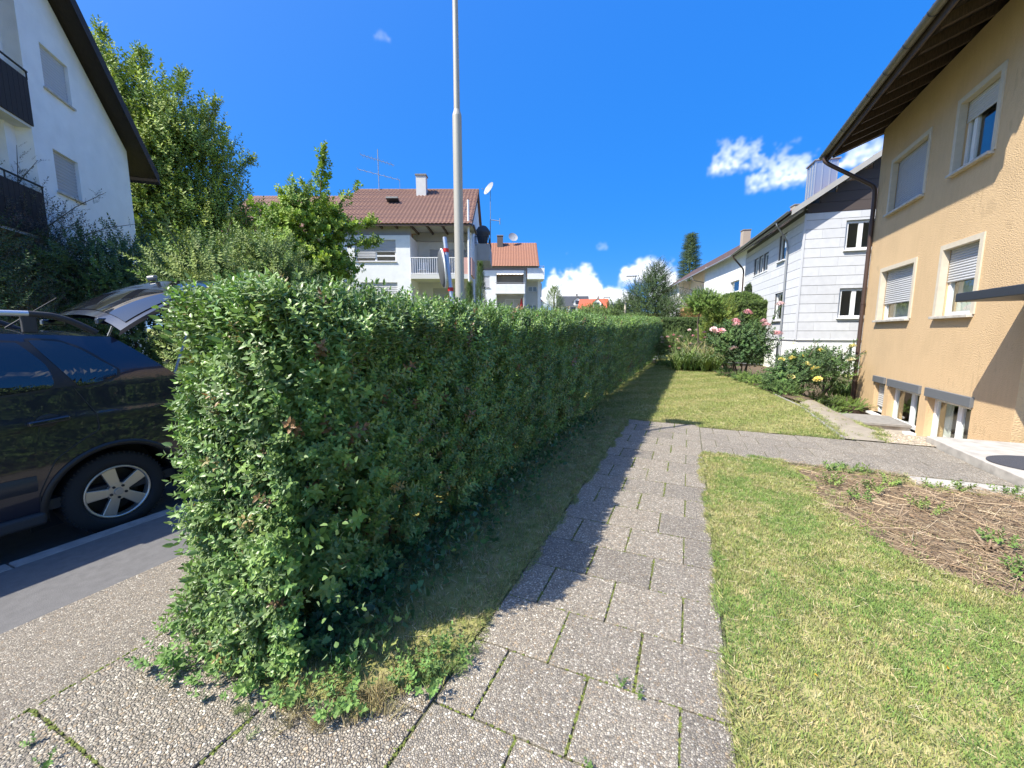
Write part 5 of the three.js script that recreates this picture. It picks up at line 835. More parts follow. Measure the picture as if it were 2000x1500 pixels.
// the tall tree behind the gabled house
tree('tall_tree', 'tall broad green tree behind the white gabled house', [-26.3, 0, -13.0], { seed: 81, h: 15, r: 0.34, trunk: 0.62, twig: twigCherry, c0: [0.11, 0.20, 0.03], c1: [0.32, 0.41, 0.055], per: 4, clump: 0.42, scale: 1.5, rise: 0.7,
  lobes: [[-2.6, 12.0, 1.8, 2.2, 2.8, 190], [-0.6, 12.6, 0.8, 1.9, 2.6, 180], [1.6, 11.2, -0.6, 2.1, 2.6, 190], [-2.6, 8.6, 2.0, 2.8, 2.7, 220], [-0.2, 8.8, 0.5, 2.9, 3.0, 300], [2.2, 7.6, -1.4, 2.3, 2.7, 220], [0.0, 5.2, 0.5, 3.4, 2.5, 260], [2.7, 4.6, -1.8, 2.2, 2.1, 190], [-3.2, 5.8, 2.8, 2.6, 2.4, 120]],
  sprays: [[-3.0, 13.6, 2.0, -3.8, 15.6, 2.6, 60, 0.42], [-2.0, 13.8, 1.4, -2.4, 16.0, 1.7, 70, 0.42], [-0.9, 14.0, 0.9, -1.0, 16.3, 1.1, 70, 0.42], [0.1, 13.8, 0.3, 0.3, 15.6, 0.1, 60, 0.4], [1.4, 12.8, -0.5, 1.8, 14.6, -0.8, 60, 0.42], [2.6, 11.8, -1.2, 3.2, 13.4, -1.5, 55, 0.4], [3.0, 9.6, -1.6, 4.3, 10.8, -2.4, 55, 0.42], [3.4, 7.6, -2.0, 5.3, 8.0, -3.2, 60, 0.45], [3.6, 5.6, -2.4, 5.4, 5.6, -3.4, 55, 0.45]] });
// the young tree in front of the apartment house
tree('young_tree', 'young bright green tree in front of the brown roofed apartment house', [-13.0, 0, -11.25], { seed: 85, h: 7, r: 0.10, trunk: 0.72, twig: twigMaple, c0: [0.14, 0.25, 0.03], c1: [0.31, 0.44, 0.045], per: 3, clump: 0.15, scale: 0.95, rise: 0.35,
  lobes: [[-0.25, 5.9, 0.1, 0.95, 0.85, 80], [0.5, 5.5, -0.3, 0.7, 0.75, 56], [-0.6, 4.7, 0.4, 0.8, 0.8, 64], [0.1, 4.3, 0, 1.0, 0.95, 90], [0.6, 4.0, -0.4, 0.7, 0.75, 46], [-0.1, 3.1, 0, 0.8, 0.7, 50], [-1.2, 5.5, 0.6, 0.4, 0.4, 20]],
  sprays: [[0.35, 6.2, -0.1, 0.55, 8.15, -0.25, 60, 0.28], [0.8, 5.3, -0.4, 2.0, 5.7, -1.0, 48, 0.26], [1.1, 4.8, -0.6, 2.1, 5.0, -1.1, 40, 0.26], [0.9, 6.2, -0.4, 1.5, 6.9, -0.75, 16, 0.16], [-0.9, 5.0, 0.5, -2.1, 4.7, 1.2, 44, 0.22], [-1.4, 5.9, 0.7, -1.9, 6.3, 0.9, 14, 0.2]] });
// shrubs along the far side of the street
function shrub(name, label, pos, o, group) {
  seed(o.seed); const T = thing(name, label, 'shrub', pos, 0, group), tw = [], wood = [];
  for (const [cx, cy, cz, rx, ry, n] of o.lobes) {
    for (let k = 0; k < 3; k++) wood.push(taper([V(cx * 0.3 + R(-0.1, 0.1), 0, cz * 0.3 + R(-0.1, 0.1)), V(cx * 0.7, cy * 0.5, cz * 0.7), V(cx + R(-0.5, 0.5) * rx, cy + R(-0.1, 0.5) * ry, cz + R(-0.5, 0.5) * rx)], 0.03, 0.008, 5));
    for (let k = 0; k < n * 2.6; k++) { const th = rnd() * 6.28, ph = Math.acos(R(-0.8, 1)), rr = Math.pow(rnd(), 0.35), d = V(Math.sin(ph) * Math.cos(th), Math.cos(ph), Math.sin(ph) * Math.sin(th)), wob = 1 + 0.3 * n3(d.x * 2 + cx * 3, d.y * 2 + cy, d.z * 2 + cz * 3), p = V(cx + d.x * rx * rr * wob, Math.max(0.05, cy + d.y * ry * rr * wob), cz + d.z * rx * rr * wob); tw.push([frameOf(d.clone().add(V(R(-0.7, 0.7), 0.5 + R(-0.5, 0.6), R(-0.7, 0.7))), rnd() * 6.28, p, (o.scale ?? 1) * R(0.7, 1.35)), vary(lerp3(o.c0, o.c1, clamp(0.5 + 0.6 * n3(p.x * 1.2, p.y * 1.2, p.z * 1.2) + R(-0.3, 0.3))), 0.25, 0.2)]); }
  }
  for (const [ax, ay, az, bx, by, bz, n, w] of o.sprays ?? []) { const A = V(ax, ay, az), B = V(bx, by, bz); wood.push(taper([A, A.clone().lerp(B, 0.5).add(V(0.05, 0.08, 0)), B], 0.014, 0.004, 5)); for (let k = 0; k < n; k++) { const t = rnd(); tw.push([frameOf(B.clone().sub(A).normalize().add(V(R(-1, 1), R(-0.5, 0.5), R(-1, 1))), rnd() * 6.28, A.clone().lerp(B, t).add(V(G(), G(), G()).multiplyScalar(w)), (o.scale ?? 1) * R(0.4, 0.8)), vary(lerp3(o.c0, o.c1, rnd()), 0.25)]); } }
  part('branches', wood, M.bark, T);
  const L = o.twig.map(() => []); tw.forEach((t, i) => L[i % L.length].push(t)); L.forEach((l, i) => l.length && instanced('foliage', o.twig[i], o.mat ?? M.leafSoft, l, T));
  for (const [x, y, z, r, c] of o.flowers ?? []) { const f = part('flower', roseGeo, c, T); f.position.set(x, y, z); f.scale.set(r, r * 1.25, r); f.rotation.set(R(-0.7, 0.4), R(0, 6), R(-0.4, 0.4)); }
  return T;
}
const roseGeo = (() => { seed(5); const pos = [], idx = []; for (let ring = 0; ring < 5; ring++) { const n = 5 + ring, tilt = 1.35 - ring * 0.28, r0 = 0.06 + ring * 0.11; for (let k = 0; k < n; k++) { const a = k / n * 6.28 + ring * 0.9, w = 3.6 / n, q = pos.length / 3; for (let j = 0; j <= 2; j++) for (let i = 0; i <= 2; i++) { const aa = a + (i / 2 - 0.5) * w * (0.6 + 0.5 * Math.sin(j * 1.3)), rr = r0 * 0.4 + (r0 + j * 0.30 * Math.cos(tilt)) * 1.0, y = j * 0.32 * Math.sin(tilt) - ring * 0.05 - (i === 1 ? 0 : 0.03); pos.push(Math.cos(aa) * rr, y + 0.2, Math.sin(aa) * rr); } for (let j = 0; j < 2; j++) for (let i = 0; i < 2; i++) { const b = q + j * 3 + i; idx.push(b, b + 1, b + 3, b + 1, b + 4, b + 3); } } } return norm(tris(pos, idx)); })();
const DG = [0.036, 0.078, 0.024], MG = [0.105, 0.185, 0.042], LG = [0.24, 0.32, 0.075];
shrub('evergreen_shrub', 'dark green shrub thicket behind the blue car', [-13.4, 0, -3.0], { seed: 91, twig: twigFine, c0: DG, c1: [0.055, 0.105, 0.026], scale: 1.1, lobes: [[0, 1.5, 0, 1.7, 1.6, 620], [0.2, 3.0, 0.4, 1.5, 1.2, 520], [-1, 3.4, 1.6, 1.6, 1.3, 420]] });
shrub('evergreen_shrub', 'dark shrub with purple brown shoots in front of the gabled house', [-14.2, 0, -4.3], { seed: 92, twig: twigFine, c0: [0.085, 0.05, 0.04], c1: [0.085, 0.095, 0.04], scale: 1.05, lobes: [[0, 1.8, 0, 1.5, 1.6, 560], [0, 3.5, 0.2, 1.3, 1.1, 460], [-0.3, 4.4, 0.5, 0.9, 0.8, 260]], sprays: [[0, 4.4, 0.2, 0.4, 5.5, -0.3, 20, 0.08], [-0.3, 4.6, 0.6, -0.5, 5.6, 0.7, 20, 0.08], [0.2, 4.0, -0.3, 1.0, 5.0, -1.2, 22, 0.08], [0.4, 3.8, -0.6, 1.3, 4.4, -1.8, 18, 0.08], [0, 4.3, 0, 0.1, 5.8, -0.1, 18, 0.08]] });
shrub('evergreen_shrub', 'dense dark green shrub between the gabled house and the open tailgate', [-13.3, 0, -5.9], { seed: 93, twig: twigShrub, c0: DG, c1: MG, scale: 1.15, lobes: [[0, 1.5, 0, 1.6, 1.5, 560], [-0.2, 3.0, 0.1, 1.5, 1.0, 520]] });
shrub('pale_shrub', 'pale green leafy shrub below the tall tree', [-9.9, 0, -6.0], { seed: 94, twig: twigShrub, c0: MG, c1: LG, scale: 1.1, lobes: [[0, 1.2, 0, 1.2, 1.2, 330], [0, 2.7, 0.1, 1.2, 0.95, 420], [0.3, 3.2, -0.8, 0.9, 0.7, 240]], sprays: [[0, 3.3, 0, 0.2, 4.1, -0.2, 16, 0.1], [-0.5, 3.3, 0.5, -0.7, 4.0, 0.7, 16, 0.1]] });
shrub('pale_shrub', 'pale green loose shrub at the foot of the young tree', [-9.2, 0, -7.1], { seed: 95, twig: twigShrub, c0: MG, c1: LG, scale: 1.05, lobes: [[0, 1.1, 0, 1.05, 1.1, 300], [-0.2, 2.5, 0.1, 1.1, 0.9, 380]], sprays: [[-0.5, 2.6, 0.4, -0.6, 3.9, 0.5, 36, 0.12], [-0.2, 2.5, 0.2, -0.3, 3.5, 0.1, 26, 0.1]] });
shrub('grey_shrub', 'thin grey green shrub in front of the white bay', [-8.3, 0, -8.7], { seed: 96, twig: twigFine, c0: [0.07, 0.10, 0.05], c1: [0.15, 0.18, 0.10], scale: 0.85, lobes: [[0, 1.1, 0, 0.8, 0.9, 200], [0, 2.0, 0, 0.5, 0.4, 40]], sprays: [[-0.2, 1.9, 0, -0.4, 3.0, 0.2, 44, 0.1], [0.2, 1.9, -0.1, 0.6, 2.6, -0.4, 30, 0.09], [0, 1.9, 0, 0.1, 2.8, -0.1, 34, 0.09], [-0.4, 1.8, 0.2, -0.7, 2.6, 0.4, 26, 0.09]] });
shrub('pale_shrub', 'dark leafy shrub in front of the pink balcony', [-11.4, 0, -11.4], { seed: 97, twig: twigShrub, c0: DG, c1: MG, scale: 1.0, lobes: [[0, 1.4, 0, 1.2, 1.3, 300], [0.2, 2.5, 0, 1.0, 0.6, 200]] });

// conifers and clipped evergreens
function cone(name, label, pos, h, r, c0, c1, n, s, group, open = 0) {
  seed(Math.round(h * 37 + pos[0] * 11)); const T = thing(name, label, 'conifer', pos, 0, group), tw = [];
  part('trunk', taper([V(0, 0, 0), V(0, h * 0.5, 0), V(0, h * 0.97, 0)], r * 0.12 + 0.03, 0.01, 6), M.bark, T);
  for (let i = 0; i < n * 2.2; i++) { const t = Math.pow(rnd(), 1.5), a = rnd() * 6.28, tier = open ? 0.72 + 0.28 * Math.abs(Math.sin(t * h * open + a * 1.7)) : 0.94 + 0.12 * n2(a * 2, t * 6), rr = r * Math.pow(1 - t, open ? 0.85 : 0.55) * tier * Math.pow(rnd(), 0.35); tw.push([frameOf(V(Math.cos(a), open ? 0.15 : 1.4, Math.sin(a)), rnd() * 6.28, V(Math.cos(a) * rr, Math.max(0.05, t * h), Math.sin(a) * rr), s * R(0.7, 1.3)), vary(lerp3(c0, c1, rnd()), 0.25)]); }
  const L = twigFine.map(() => []); tw.forEach((t, i) => L[i % 3].push(t)); L.forEach((l, i) => instanced('crown', twigFine[i], M.needle, l, T)); return T;
}
cone('columnar_thuja', 'shorter of two columnar thujas beside the lamp post', [-10.65, 0, -18.85], 4.15, 0.34, [0.04, 0.085, 0.02], [0.13, 0.21, 0.035], 2200, 0.55);
cone('columnar_thuja', 'taller of two columnar thujas beside the lamp post', [-10.15, 0, -19.15], 5.2, 0.42, [0.04, 0.085, 0.02], [0.13, 0.21, 0.035], 3000, 0.55);
cone('tall_spruce', 'tall dark spruce rising behind the brown roof of the white row house', [-0.4, 0, -77], 18.2, 3.6, [0.03, 0.06, 0.02], [0.07, 0.11, 0.035], 3000, 3.0, undefined, 2.2);
cone('cone_tree', 'small pale green cone shaped tree at the end of the second apartment house', [-12.4, 0, -38.9], 6.0, 2.1, [0.09, 0.15, 0.03], [0.20, 0.28, 0.06], 1500, 1.3);
shrub('dark_yew', 'broad dark green yew behind the end of the hedge', [-3.2, 0, -38.2], { seed: 99, twig: twigFine, mat: M.needle, c0: [0.035, 0.065, 0.02], c1: [0.075, 0.125, 0.035], scale: 2.0, lobes: [[0, 2.6, 0, 2.6, 2.4, 700], [-0.3, 4.6, 0, 1.7, 2.0, 520], [0.4, 6.2, 0, 0.9, 1.3, 260], [1.6, 3.6, 0, 1.4, 1.8, 300], [-1.8, 3.4, 0, 1.2, 1.6, 260]] });
for (const [x, z, r, h, s, lab] of [[-6.4, -39, 1.6, 4.4, 101, 'round green shrub to the street side of the dark yew'], [-8.0, -41, 1.4, 4.0, 102, 'small green shrub next to the round green shrub'], [0.8, -38.5, 1.9, 3.6, 103, 'light green shrub between the dark yew and the row house'], [2.6, -37, 1.6, 3.2, 104, 'light green shrub in front of the row house recess'], [-15.0, -50, 2.0, 4.4, 105, 'far pale bush over the hedge top'], [-22, -60, 2.5, 4.8, 106, 'far pale bush in front of the slate roofed house'], [-18, -80, 4, 6.6, 107, 'dark green far trees below the red roofed house']]) shrub('garden_shrub', lab, [x, 0, z], { seed: s, twig: twigShrub, c0: MG, c1: [0.14, 0.22, 0.045], scale: 1.7 * Math.max(1, r / 1.6), lobes: [[0, h * 0.35, 0, r, h * 0.36, 300], [R(-0.3, 0.3) * r, h * 0.7, 0, r * 0.8, h * 0.3, 260]] });
shrub('brown_shrub', 'brown dried conifer shrub below the orange balcony', [0.3, 0, -36.4], { seed: 109, twig: twigFine, mat: M.needle, c0: [0.16, 0.09, 0.03], c1: [0.26, 0.15, 0.05], scale: 1.5, lobes: [[0, 1.6, 0, 0.9, 1.6, 260], [0, 3.0, 0, 0.7, 0.9, 140]] });

// clipped hedges in the neighbouring garden
function clipped(name, label, pos, turn, w, h, d, per, s, c0, c1, dome = 0) {
  seed(Math.round(w * 100 + h * 7)); const T = thing(name, label, 'hedge', pos, turn), L = twigBox.map(() => []), S = 2 * (w + d) * h + w * d, N = Math.round(S * per * 1.5);
  for (let i = 0; i < N; i++) {
    const q = rnd() * S; let p, n;
    if (q < w * d) { p = V(R(-w / 2, w / 2), h, R(-d / 2, d / 2)); n = V(0, 1, 0); } else if (q < w * d + 2 * w * h) { const sg = rnd() < 0.5 ? 1 : -1; p = V(R(-w / 2, w / 2), R(0, h), sg * d / 2); n = V(0, 0.4, sg); } else { const sg = rnd() < 0.5 ? 1 : -1; p = V(sg * w / 2, R(0, h), R(-d / 2, d / 2)); n = V(sg, 0.4, 0); }
    if (dome) { const e = Math.hypot(p.x / (w / 2), p.z / (d / 2)); p.y = Math.min(p.y, h - dome * clamp(e) ** 3); p.x *= 1 - 0.25 * (p.y / h) ** 4; }
    p.addScaledVector(n, -0.05 - 0.14 * rnd() * rnd() + 0.04 * n3(p.x, p.y, p.z)); L[i % 2].push([frameOf(n.clone().add(V(R(-0.6, 0.6), R(-0.2, 0.6), R(-0.6, 0.6))), rnd() * 6.28, p, s * R(0.8, 1.25)), vary(lerp3(c0, c1, rnd()), 0.25)]);
  }
  L.forEach((l, i) => instanced('foliage', twigBox[i], M.leafSoft, l, T)); part('dark_core', [box(-w * 0.42, w * 0.42, 0, h * 0.8, -d * 0.25, d * 0.25)], std([0.02, 0.03, 0.012], 1), T);  // solid near-black block filling the inside of the clipped foliage
}
clipped('clipped_hedge', 'flat topped clipped hedge across the end of the garden', [-0.6, 0, -33.2], 0.41, 5.6, 2.55, 0.9, 260, 1.4, [0.055, 0.11, 0.03], [0.11, 0.185, 0.045]);
clipped('clipped_hedge', 'second length of hedge carrying on behind the privet hedge', [-3.6, 0, -29.6], 0.1, 1.3, 2.55, 7.5, 200, 1.6, [0.065, 0.125, 0.03], [0.13, 0.21, 0.045]);
clipped('tall_clipped_hedge', 'tall dense rounded hedge beside the corner of the panel clad house', [2.35, 0, -24.3], 0.15, 2.9, 3.5, 2.0, 330, 1.3, [0.065, 0.125, 0.028], [0.15, 0.235, 0.045], 0.5);
clipped('topiary', 'dark smooth rounded topiary cone behind the tall dense hedge', [3.2, 0, -26.6], 0.15, 1.35, 4.35, 1.35, 420, 1.0, [0.03, 0.06, 0.018], [0.055, 0.095, 0.026], 1.3);
tree('lollipop_tree', 'small standard tree with round crown on a thin bare trunk', [0.55, 0, -20.6], { seed: 121, h: 3.0, r: 0.055, trunk: 0.82, twig: twigShrub, c0: [0.10, 0.19, 0.03], c1: [0.19, 0.30, 0.045], per: 3, clump: 0.12, scale: 0.95, lobes: [[0.05, 2.95, 0, 0.62, 0.55, 90], [0.35, 2.75, -0.1, 0.55, 0.5, 60], [-0.3, 2.8, 0.1, 0.5, 0.45, 50]] });
shrub('yellow_green_shrub', 'yellow green leafy shrub between the lollipop tree and the tall dense hedge', [1.25, 0, -22.4], { seed: 122, twig: twigShrub, c0: [0.12, 0.20, 0.03], c1: [0.24, 0.31, 0.05], scale: 1.2, lobes: [[0, 1.2, 0, 0.75, 1.2, 260], [0.1, 2.4, 0, 0.6, 0.8, 180]] });

// ---------------------------------------------------------------- the flower bed
const pinkM = ['#f8c8c8', '#f3b4b8', '#fbdedb'].map(c => { const m = M.petal.clone(); m.color = new THREE.Color(c); return m; }), yelM = ['#fbf0a6', '#f9e684', '#fdf6cf'].map(c => { const m = M.petal.clone(); m.color = new THREE.Color(c); return m; });
const RG = [0.045, 0.105, 0.032], RG2 = [0.10, 0.19, 0.045];
const fl = (list, mats, r) => list.map(([x, y, z]) => [x, y, z, r * R(0.8, 1.2), pick(mats)]);
seed(130);
shrub('rose_shrub', 'tall rose shrub with large pink blooms in front of the pale panelled wall', [1.75, 0, -16.3], { seed: 131, twig: twigRose, c0: RG, c1: RG2, scale: 0.95, lobes: [[-0.35, 1.35, 0, 0.62, 0.6, 190], [0.3, 1.25, 0.1, 0.6, 0.62, 190], [0.05, 0.75, 0.1, 0.6, 0.35, 70]], sprays: [[0.7, 1.6, 0, 1.05, 2.55, -0.1, 16, 0.06], [-0.2, 1.7, 0, -0.1, 2.25, 0, 14, 0.06]], flowers: fl([[-0.95, 1.72, 0.3], [-0.82, 1.62, 0.4], [-0.70, 1.66, 0.4], [-0.28, 1.98, 0.3], [-0.26, 1.86, 0.4], [0.08, 2.28, 0.1], [0.55, 1.98, 0.35], [0.62, 1.84, 0.4], [1.02, 1.55, 0.2], [0.92, 1.56, 0.3], [1.06, 2.55, -0.1], [-0.3, 1.05, 0.5]], pinkM, 0.115) });
shrub('rose_shrub', 'low rose shrub with yellow blooms at the corner of the flower bed', [2.72, -0.02, -12.9], { seed: 132, twig: twigRose, c0: RG, c1: RG2, scale: 0.85, lobes: [[0, 0.62, 0, 0.58, 0.42, 150], [-0.25, 0.32, 0.2, 0.5, 0.32, 100], [0.35, 0.72, -0.3, 0.48, 0.36, 100]], sprays: [[0.2, 0.9, 0, 0.35, 1.4, 0, 8, 0.05]], flowers: fl([[-0.45, 0.92, 0.4], [-0.2, 0.95, 0.35], [0.08, 0.82, 0.5], [0.26, 0.72, 0.55], [0.32, 0.45, 0.6], [-0.25, 0.5, 0.6], [0.05, 1.0, 0.1], [-0.15, 1.32, 0.1]], yelM, 0.075) });
shrub('rose_shrub', 'open rose shrub with a few yellow blooms by the wire fence', [3.6, -0.12, -14.0], { seed: 133, twig: twigRose, c0: RG, c1: RG2, scale: 0.85, lobes: [[0, 0.85, 0, 0.6, 0.36, 130], [0.25, 0.45, 0.1, 0.3, 0.25, 24]], sprays: [[0.4, 1.1, 0, 0.7, 1.55, -0.1, 12, 0.05], [0.6, 1.0, 0, 1.0, 1.3, 0, 10, 0.05]], flowers: fl([[0.55, 1.35, 0.1], [0.45, 0.98, 0.4], [0.95, 1.2, 0], [-0.2, 1.2, 0.2]], yelM, 0.09) });
shrub('rose_shrub', 'loose shrub dotted with many small pale pink blooms at the lawn end', [-0.75, 0, -21.6], { seed: 134, twig: twigShrub, c0: [0.07, 0.13, 0.03], c1: [0.16, 0.24, 0.05], scale: 0.85, lobes: [[0, 0.95, 0, 1.0, 0.7, 240], [0.8, 0.75, 0.3, 0.8, 0.6, 140]], flowers: fl(Array.from({ length: 34 }, () => [R(-0.9, 1.5), R(0.8, 1.75), R(-0.2, 0.8)]), pinkM, 0.075) });
{ // arching strap leaves
  seed(140); const strap = [0, 1, 2].map(() => { const pos = [], idx = []; for (let k = 0; k < 16; k++) { const a = rnd() * 6.28, L = R(0.55, 1.05), dr = R(0.35, 0.95), w = R(0.010, 0.017), q = pos.length / 3; for (let i = 0; i <= 5; i++) { const t = i / 5, r = L * t * (0.25 + dr * t * 0.6), y = L * (t - 0.62 * dr * t * t * t), ww = w * (1 - t * 0.9); pos.push(Math.cos(a) * r - Math.sin(a) * ww, y, Math.sin(a) * r + Math.cos(a) * ww, Math.cos(a) * r + Math.sin(a) * ww, y, Math.sin(a) * r - Math.cos(a) * ww); if (i) idx.push(q + i * 2 - 2, q + i * 2 - 1, q + i * 2, q + i * 2 - 1, q + i * 2 + 1, q + i * 2); } } return norm(tris(pos, idx)); });
  const clump = (label, x, z, n, w, s, c0, c1, y = 0) => { const T = thing('strap_leaf_clump', label, 'plant', [x, y, z]), L = strap.map(() => []); for (let i = 0; i < n; i++) L[i % 3].push([frameOf(V(R(-0.2, 0.2), 1, R(-0.2, 0.2)), rnd() * 6.28, V(R(-w, w), 0, R(-0.35, 0.35)), s * R(0.8, 1.2)), vary(lerp3(c0, c1, rnd()), 0.2)]); L.forEach((l, i) => l.length && instanced('leaves', strap[i], M.grass, l, T)); return T; };
  clump('wide clump of arching green strap leaves at the edge of the far lawn', 0.35, -18.6, 56, 1.0, 1.4, [0.10, 0.20, 0.035], [0.22, 0.31, 0.06]);
  clump('tall tawny grass clump behind the arching strap leaves', 0.75, -19.3, 32, 0.8, 1.75, [0.24, 0.24, 0.08], [0.36, 0.29, 0.12]);
  clump('green grassy clump beside the brown downpipe', 4.35, -15.2, 22, 0.35, 0.9, [0.08, 0.17, 0.03], [0.17, 0.26, 0.05], -0.35);
  const low = (label, x, z, y, c) => shrub('low_plant', label, [x, y, z], { seed: Math.round(1e3 + x * 90 + z * 7), twig: twigShrub, c0: c, c1: [c[0] * 1.5, c[1] * 1.35, c[2] * 1.2], scale: 0.6, lobes: [[0, 0.12, 0, 0.30, 0.14, 46]] }, 'low plants along the bed edge');
  for (const [x, z, y] of [[2.35, -12.2, 0], [2.2, -13.1, 0], [2.05, -13.9, 0], [1.85, -14.7, 0], [1.7, -15.3, 0], [1.35, -16.8, 0], [3.25, -12.95, -0.3], [3.6, -13.1, -0.4], [4.1, -13.35, -0.45], [-0.9, -20.6, 0], [-1.2, -21.2, 0], [-0.5, -20.2, 0]]) low('low bright green plant edging the flower bed', x, z, y, pick([[0.13, 0.22, 0.04], [0.09, 0.17, 0.035]]));
  weed(3.15, -11.4, 46, 0.3, 0.03, [0.14, 0.24, 0.05], 'patch of low green weeds on the garden path by the downpipe', undefined, -0.22);
  const lav = thing('lavender', 'grey blue lavender with thin flower spikes behind the tawny grass', 'plant', [0.9, 0, -20.6]), q = [[], [], []]; for (let i = 0; i < 150; i++) q[i % 3].push([frameOf(V(R(-0.5, 0.5), 1, R(-0.5, 0.5)), rnd() * 6.28, V(R(-1.3, 1.3), R(0.3, 0.9), R(-0.4, 0.4)), R(0.7, 1.2)), vary(pick([[0.16, 0.17, 0.20], [0.13, 0.17, 0.12]]), 0.25)]); q.forEach((l, i) => instanced('foliage', twigFine[i], M.needle, l, lav));
  const lv2 = thing('lavender', 'thin grey spikes in front of the panelled plinth by the fence post', 'plant', [5.2, -0.1, -16.6]), q2 = [[], [], []]; for (let i = 0; i < 50; i++) q2[i % 3].push([frameOf(V(R(-0.3, 0.3), 1, R(-0.3, 0.3)), rnd() * 6.28, V(R(-0.4, 0.4), R(0.3, 1.0), R(-0.2, 0.2)), R(0.5, 0.9)), vary([0.17, 0.18, 0.19], 0.25)]); q2.forEach((l, i) => instanced('foliage', twigFine[i], M.needle, l, lv2));
}
{ // wire fence of the neighbouring garden
  const f = thing('wire_fence', 'low wire fence on thin dark posts in front of the panel clad house', 'fence', [0, 0, 0]);
  const P = [[1.1, -18.8], [3.05, -17.7], [5.15, -17.4], [7.2, -17.1]];
  for (const [x, z] of P) part('post', bar([x, 0, z], [x, 1.22, z], 0.03), M.darkMetal, f);
  for (let i = 0; i < 3; i++) { const [a, b] = P[i], [c, d] = P[i + 1]; for (const y of [1.12, 0.75, 0.4]) part('wire', bar([a, y, b], [c, y, d], 0.007, 0.007, 5), M.zinc, f); const w = []; for (let k = 1; k < 18; k++) { const t = k / 18; w.push(bar([mixf(a, c, t), 0.05, mixf(b, d, t)], [mixf(a, c, t), 1.12, mixf(b, d, t)], 0.0025, 0.0025, 4)); } part('mesh_wires', w, M.zinc, f); }
  const g = thing('trellis_gate', 'small pale lattice gate at the end of the lawn', 'gate', [-2.2, 0, -24.6], 0.05), s = []; for (let k = 0; k < 9; k++) { s.push(bar([-0.65 + k * 0.16, 0.3, 0], [-0.65 + Math.min(8, k + 4) * 0.16, 0.3 + (Math.min(8, k + 4) - k) * 0.19, 0], 0.012), bar([-0.65 + k * 0.16, 1.05, 0], [-0.65 + Math.min(8, k + 4) * 0.16, 1.05 - (Math.min(8, k + 4) - k) * 0.19, 0], 0.012)); } part('lattice', s, M.zinc, g); part('gate_frame', [bar([-0.65, 0, 0], [-0.65, 1.1, 0], 0.02), bar([0.65, 0, 0], [0.65, 1.1, 0], 0.02), bar([-0.65, 1.08, 0], [0.65, 1.08, 0], 0.016), bar([-0.65, 0.25, 0], [0.65, 0.25, 0], 0.016)], M.zinc, g);
  const st = thing('stone_step', 'flat grey stone steps at the gate at the end of the lawn', 'step', [-2.2, 0, -23.6]); part('slab', planar(rbox(-0.6, 0.6, 0.0, 0.16, -0.5, 0.35, 0.02)), M.concrete, st); part('riser', planar(box(-0.58, 0.58, -0.02, 0.0, -0.45, 0.3)), M.concDark, st);
  const rock = thing('white_stone', 'pale bird bath standing among the pink blooms', 'bird bath', [0.15, 0, -21.3]); part('bowl', new THREE.LatheGeometry([[0.03, 1.0], [0.2, 1.02], [0.28, 1.1], [0.25, 1.1], [0.15, 1.05], [0.0, 1.04]].map(p => new THREE.Vector2(...p)), 16), M.trim, rock); part('stem', bar([0, 0, 0], [0, 1.02, 0], 0.07, 0.05), M.trim, rock);
}
// street lamps far off
function farLamp(label, pos, h, turn) { const t = thing('far_street_lamp', label, 'street lamp', pos, turn); part('pole', bar([0, 0, 0], [0, h, 0], 0.09, 0.06), M.zinc, t); part('lamp_head', [rbox(-1.35, 0.15, h - 0.06, h + 0.1, -0.16, 0.16, 0.03)], M.greyBox, t); }
farLamp('distant street lamp beside the dark yew', [-7.6, 0, -63.2], 9.9, 0.3); farLamp('small distant street lamp over the round green shrub', [-16.6, 0, -92.6], 9.4, 0.3);
{ const t = thing('standpipe', 'pale curved pipe on a short post beside the dark yew', 'pipe', [-5.0, 0, -37.0]); part('pipe', tube([[-0.2, 4.3, 0], [-0.24, 3.4, 0], [-0.15, 3.05, 0], [0.25, 2.95, 0], [0.55, 3.0, 0]], 0.10, 24, 8), M.trim, t); part('post', bar([0.35, 0, 0], [0.35, 2.95, 0], 0.09), M.pole, t); }

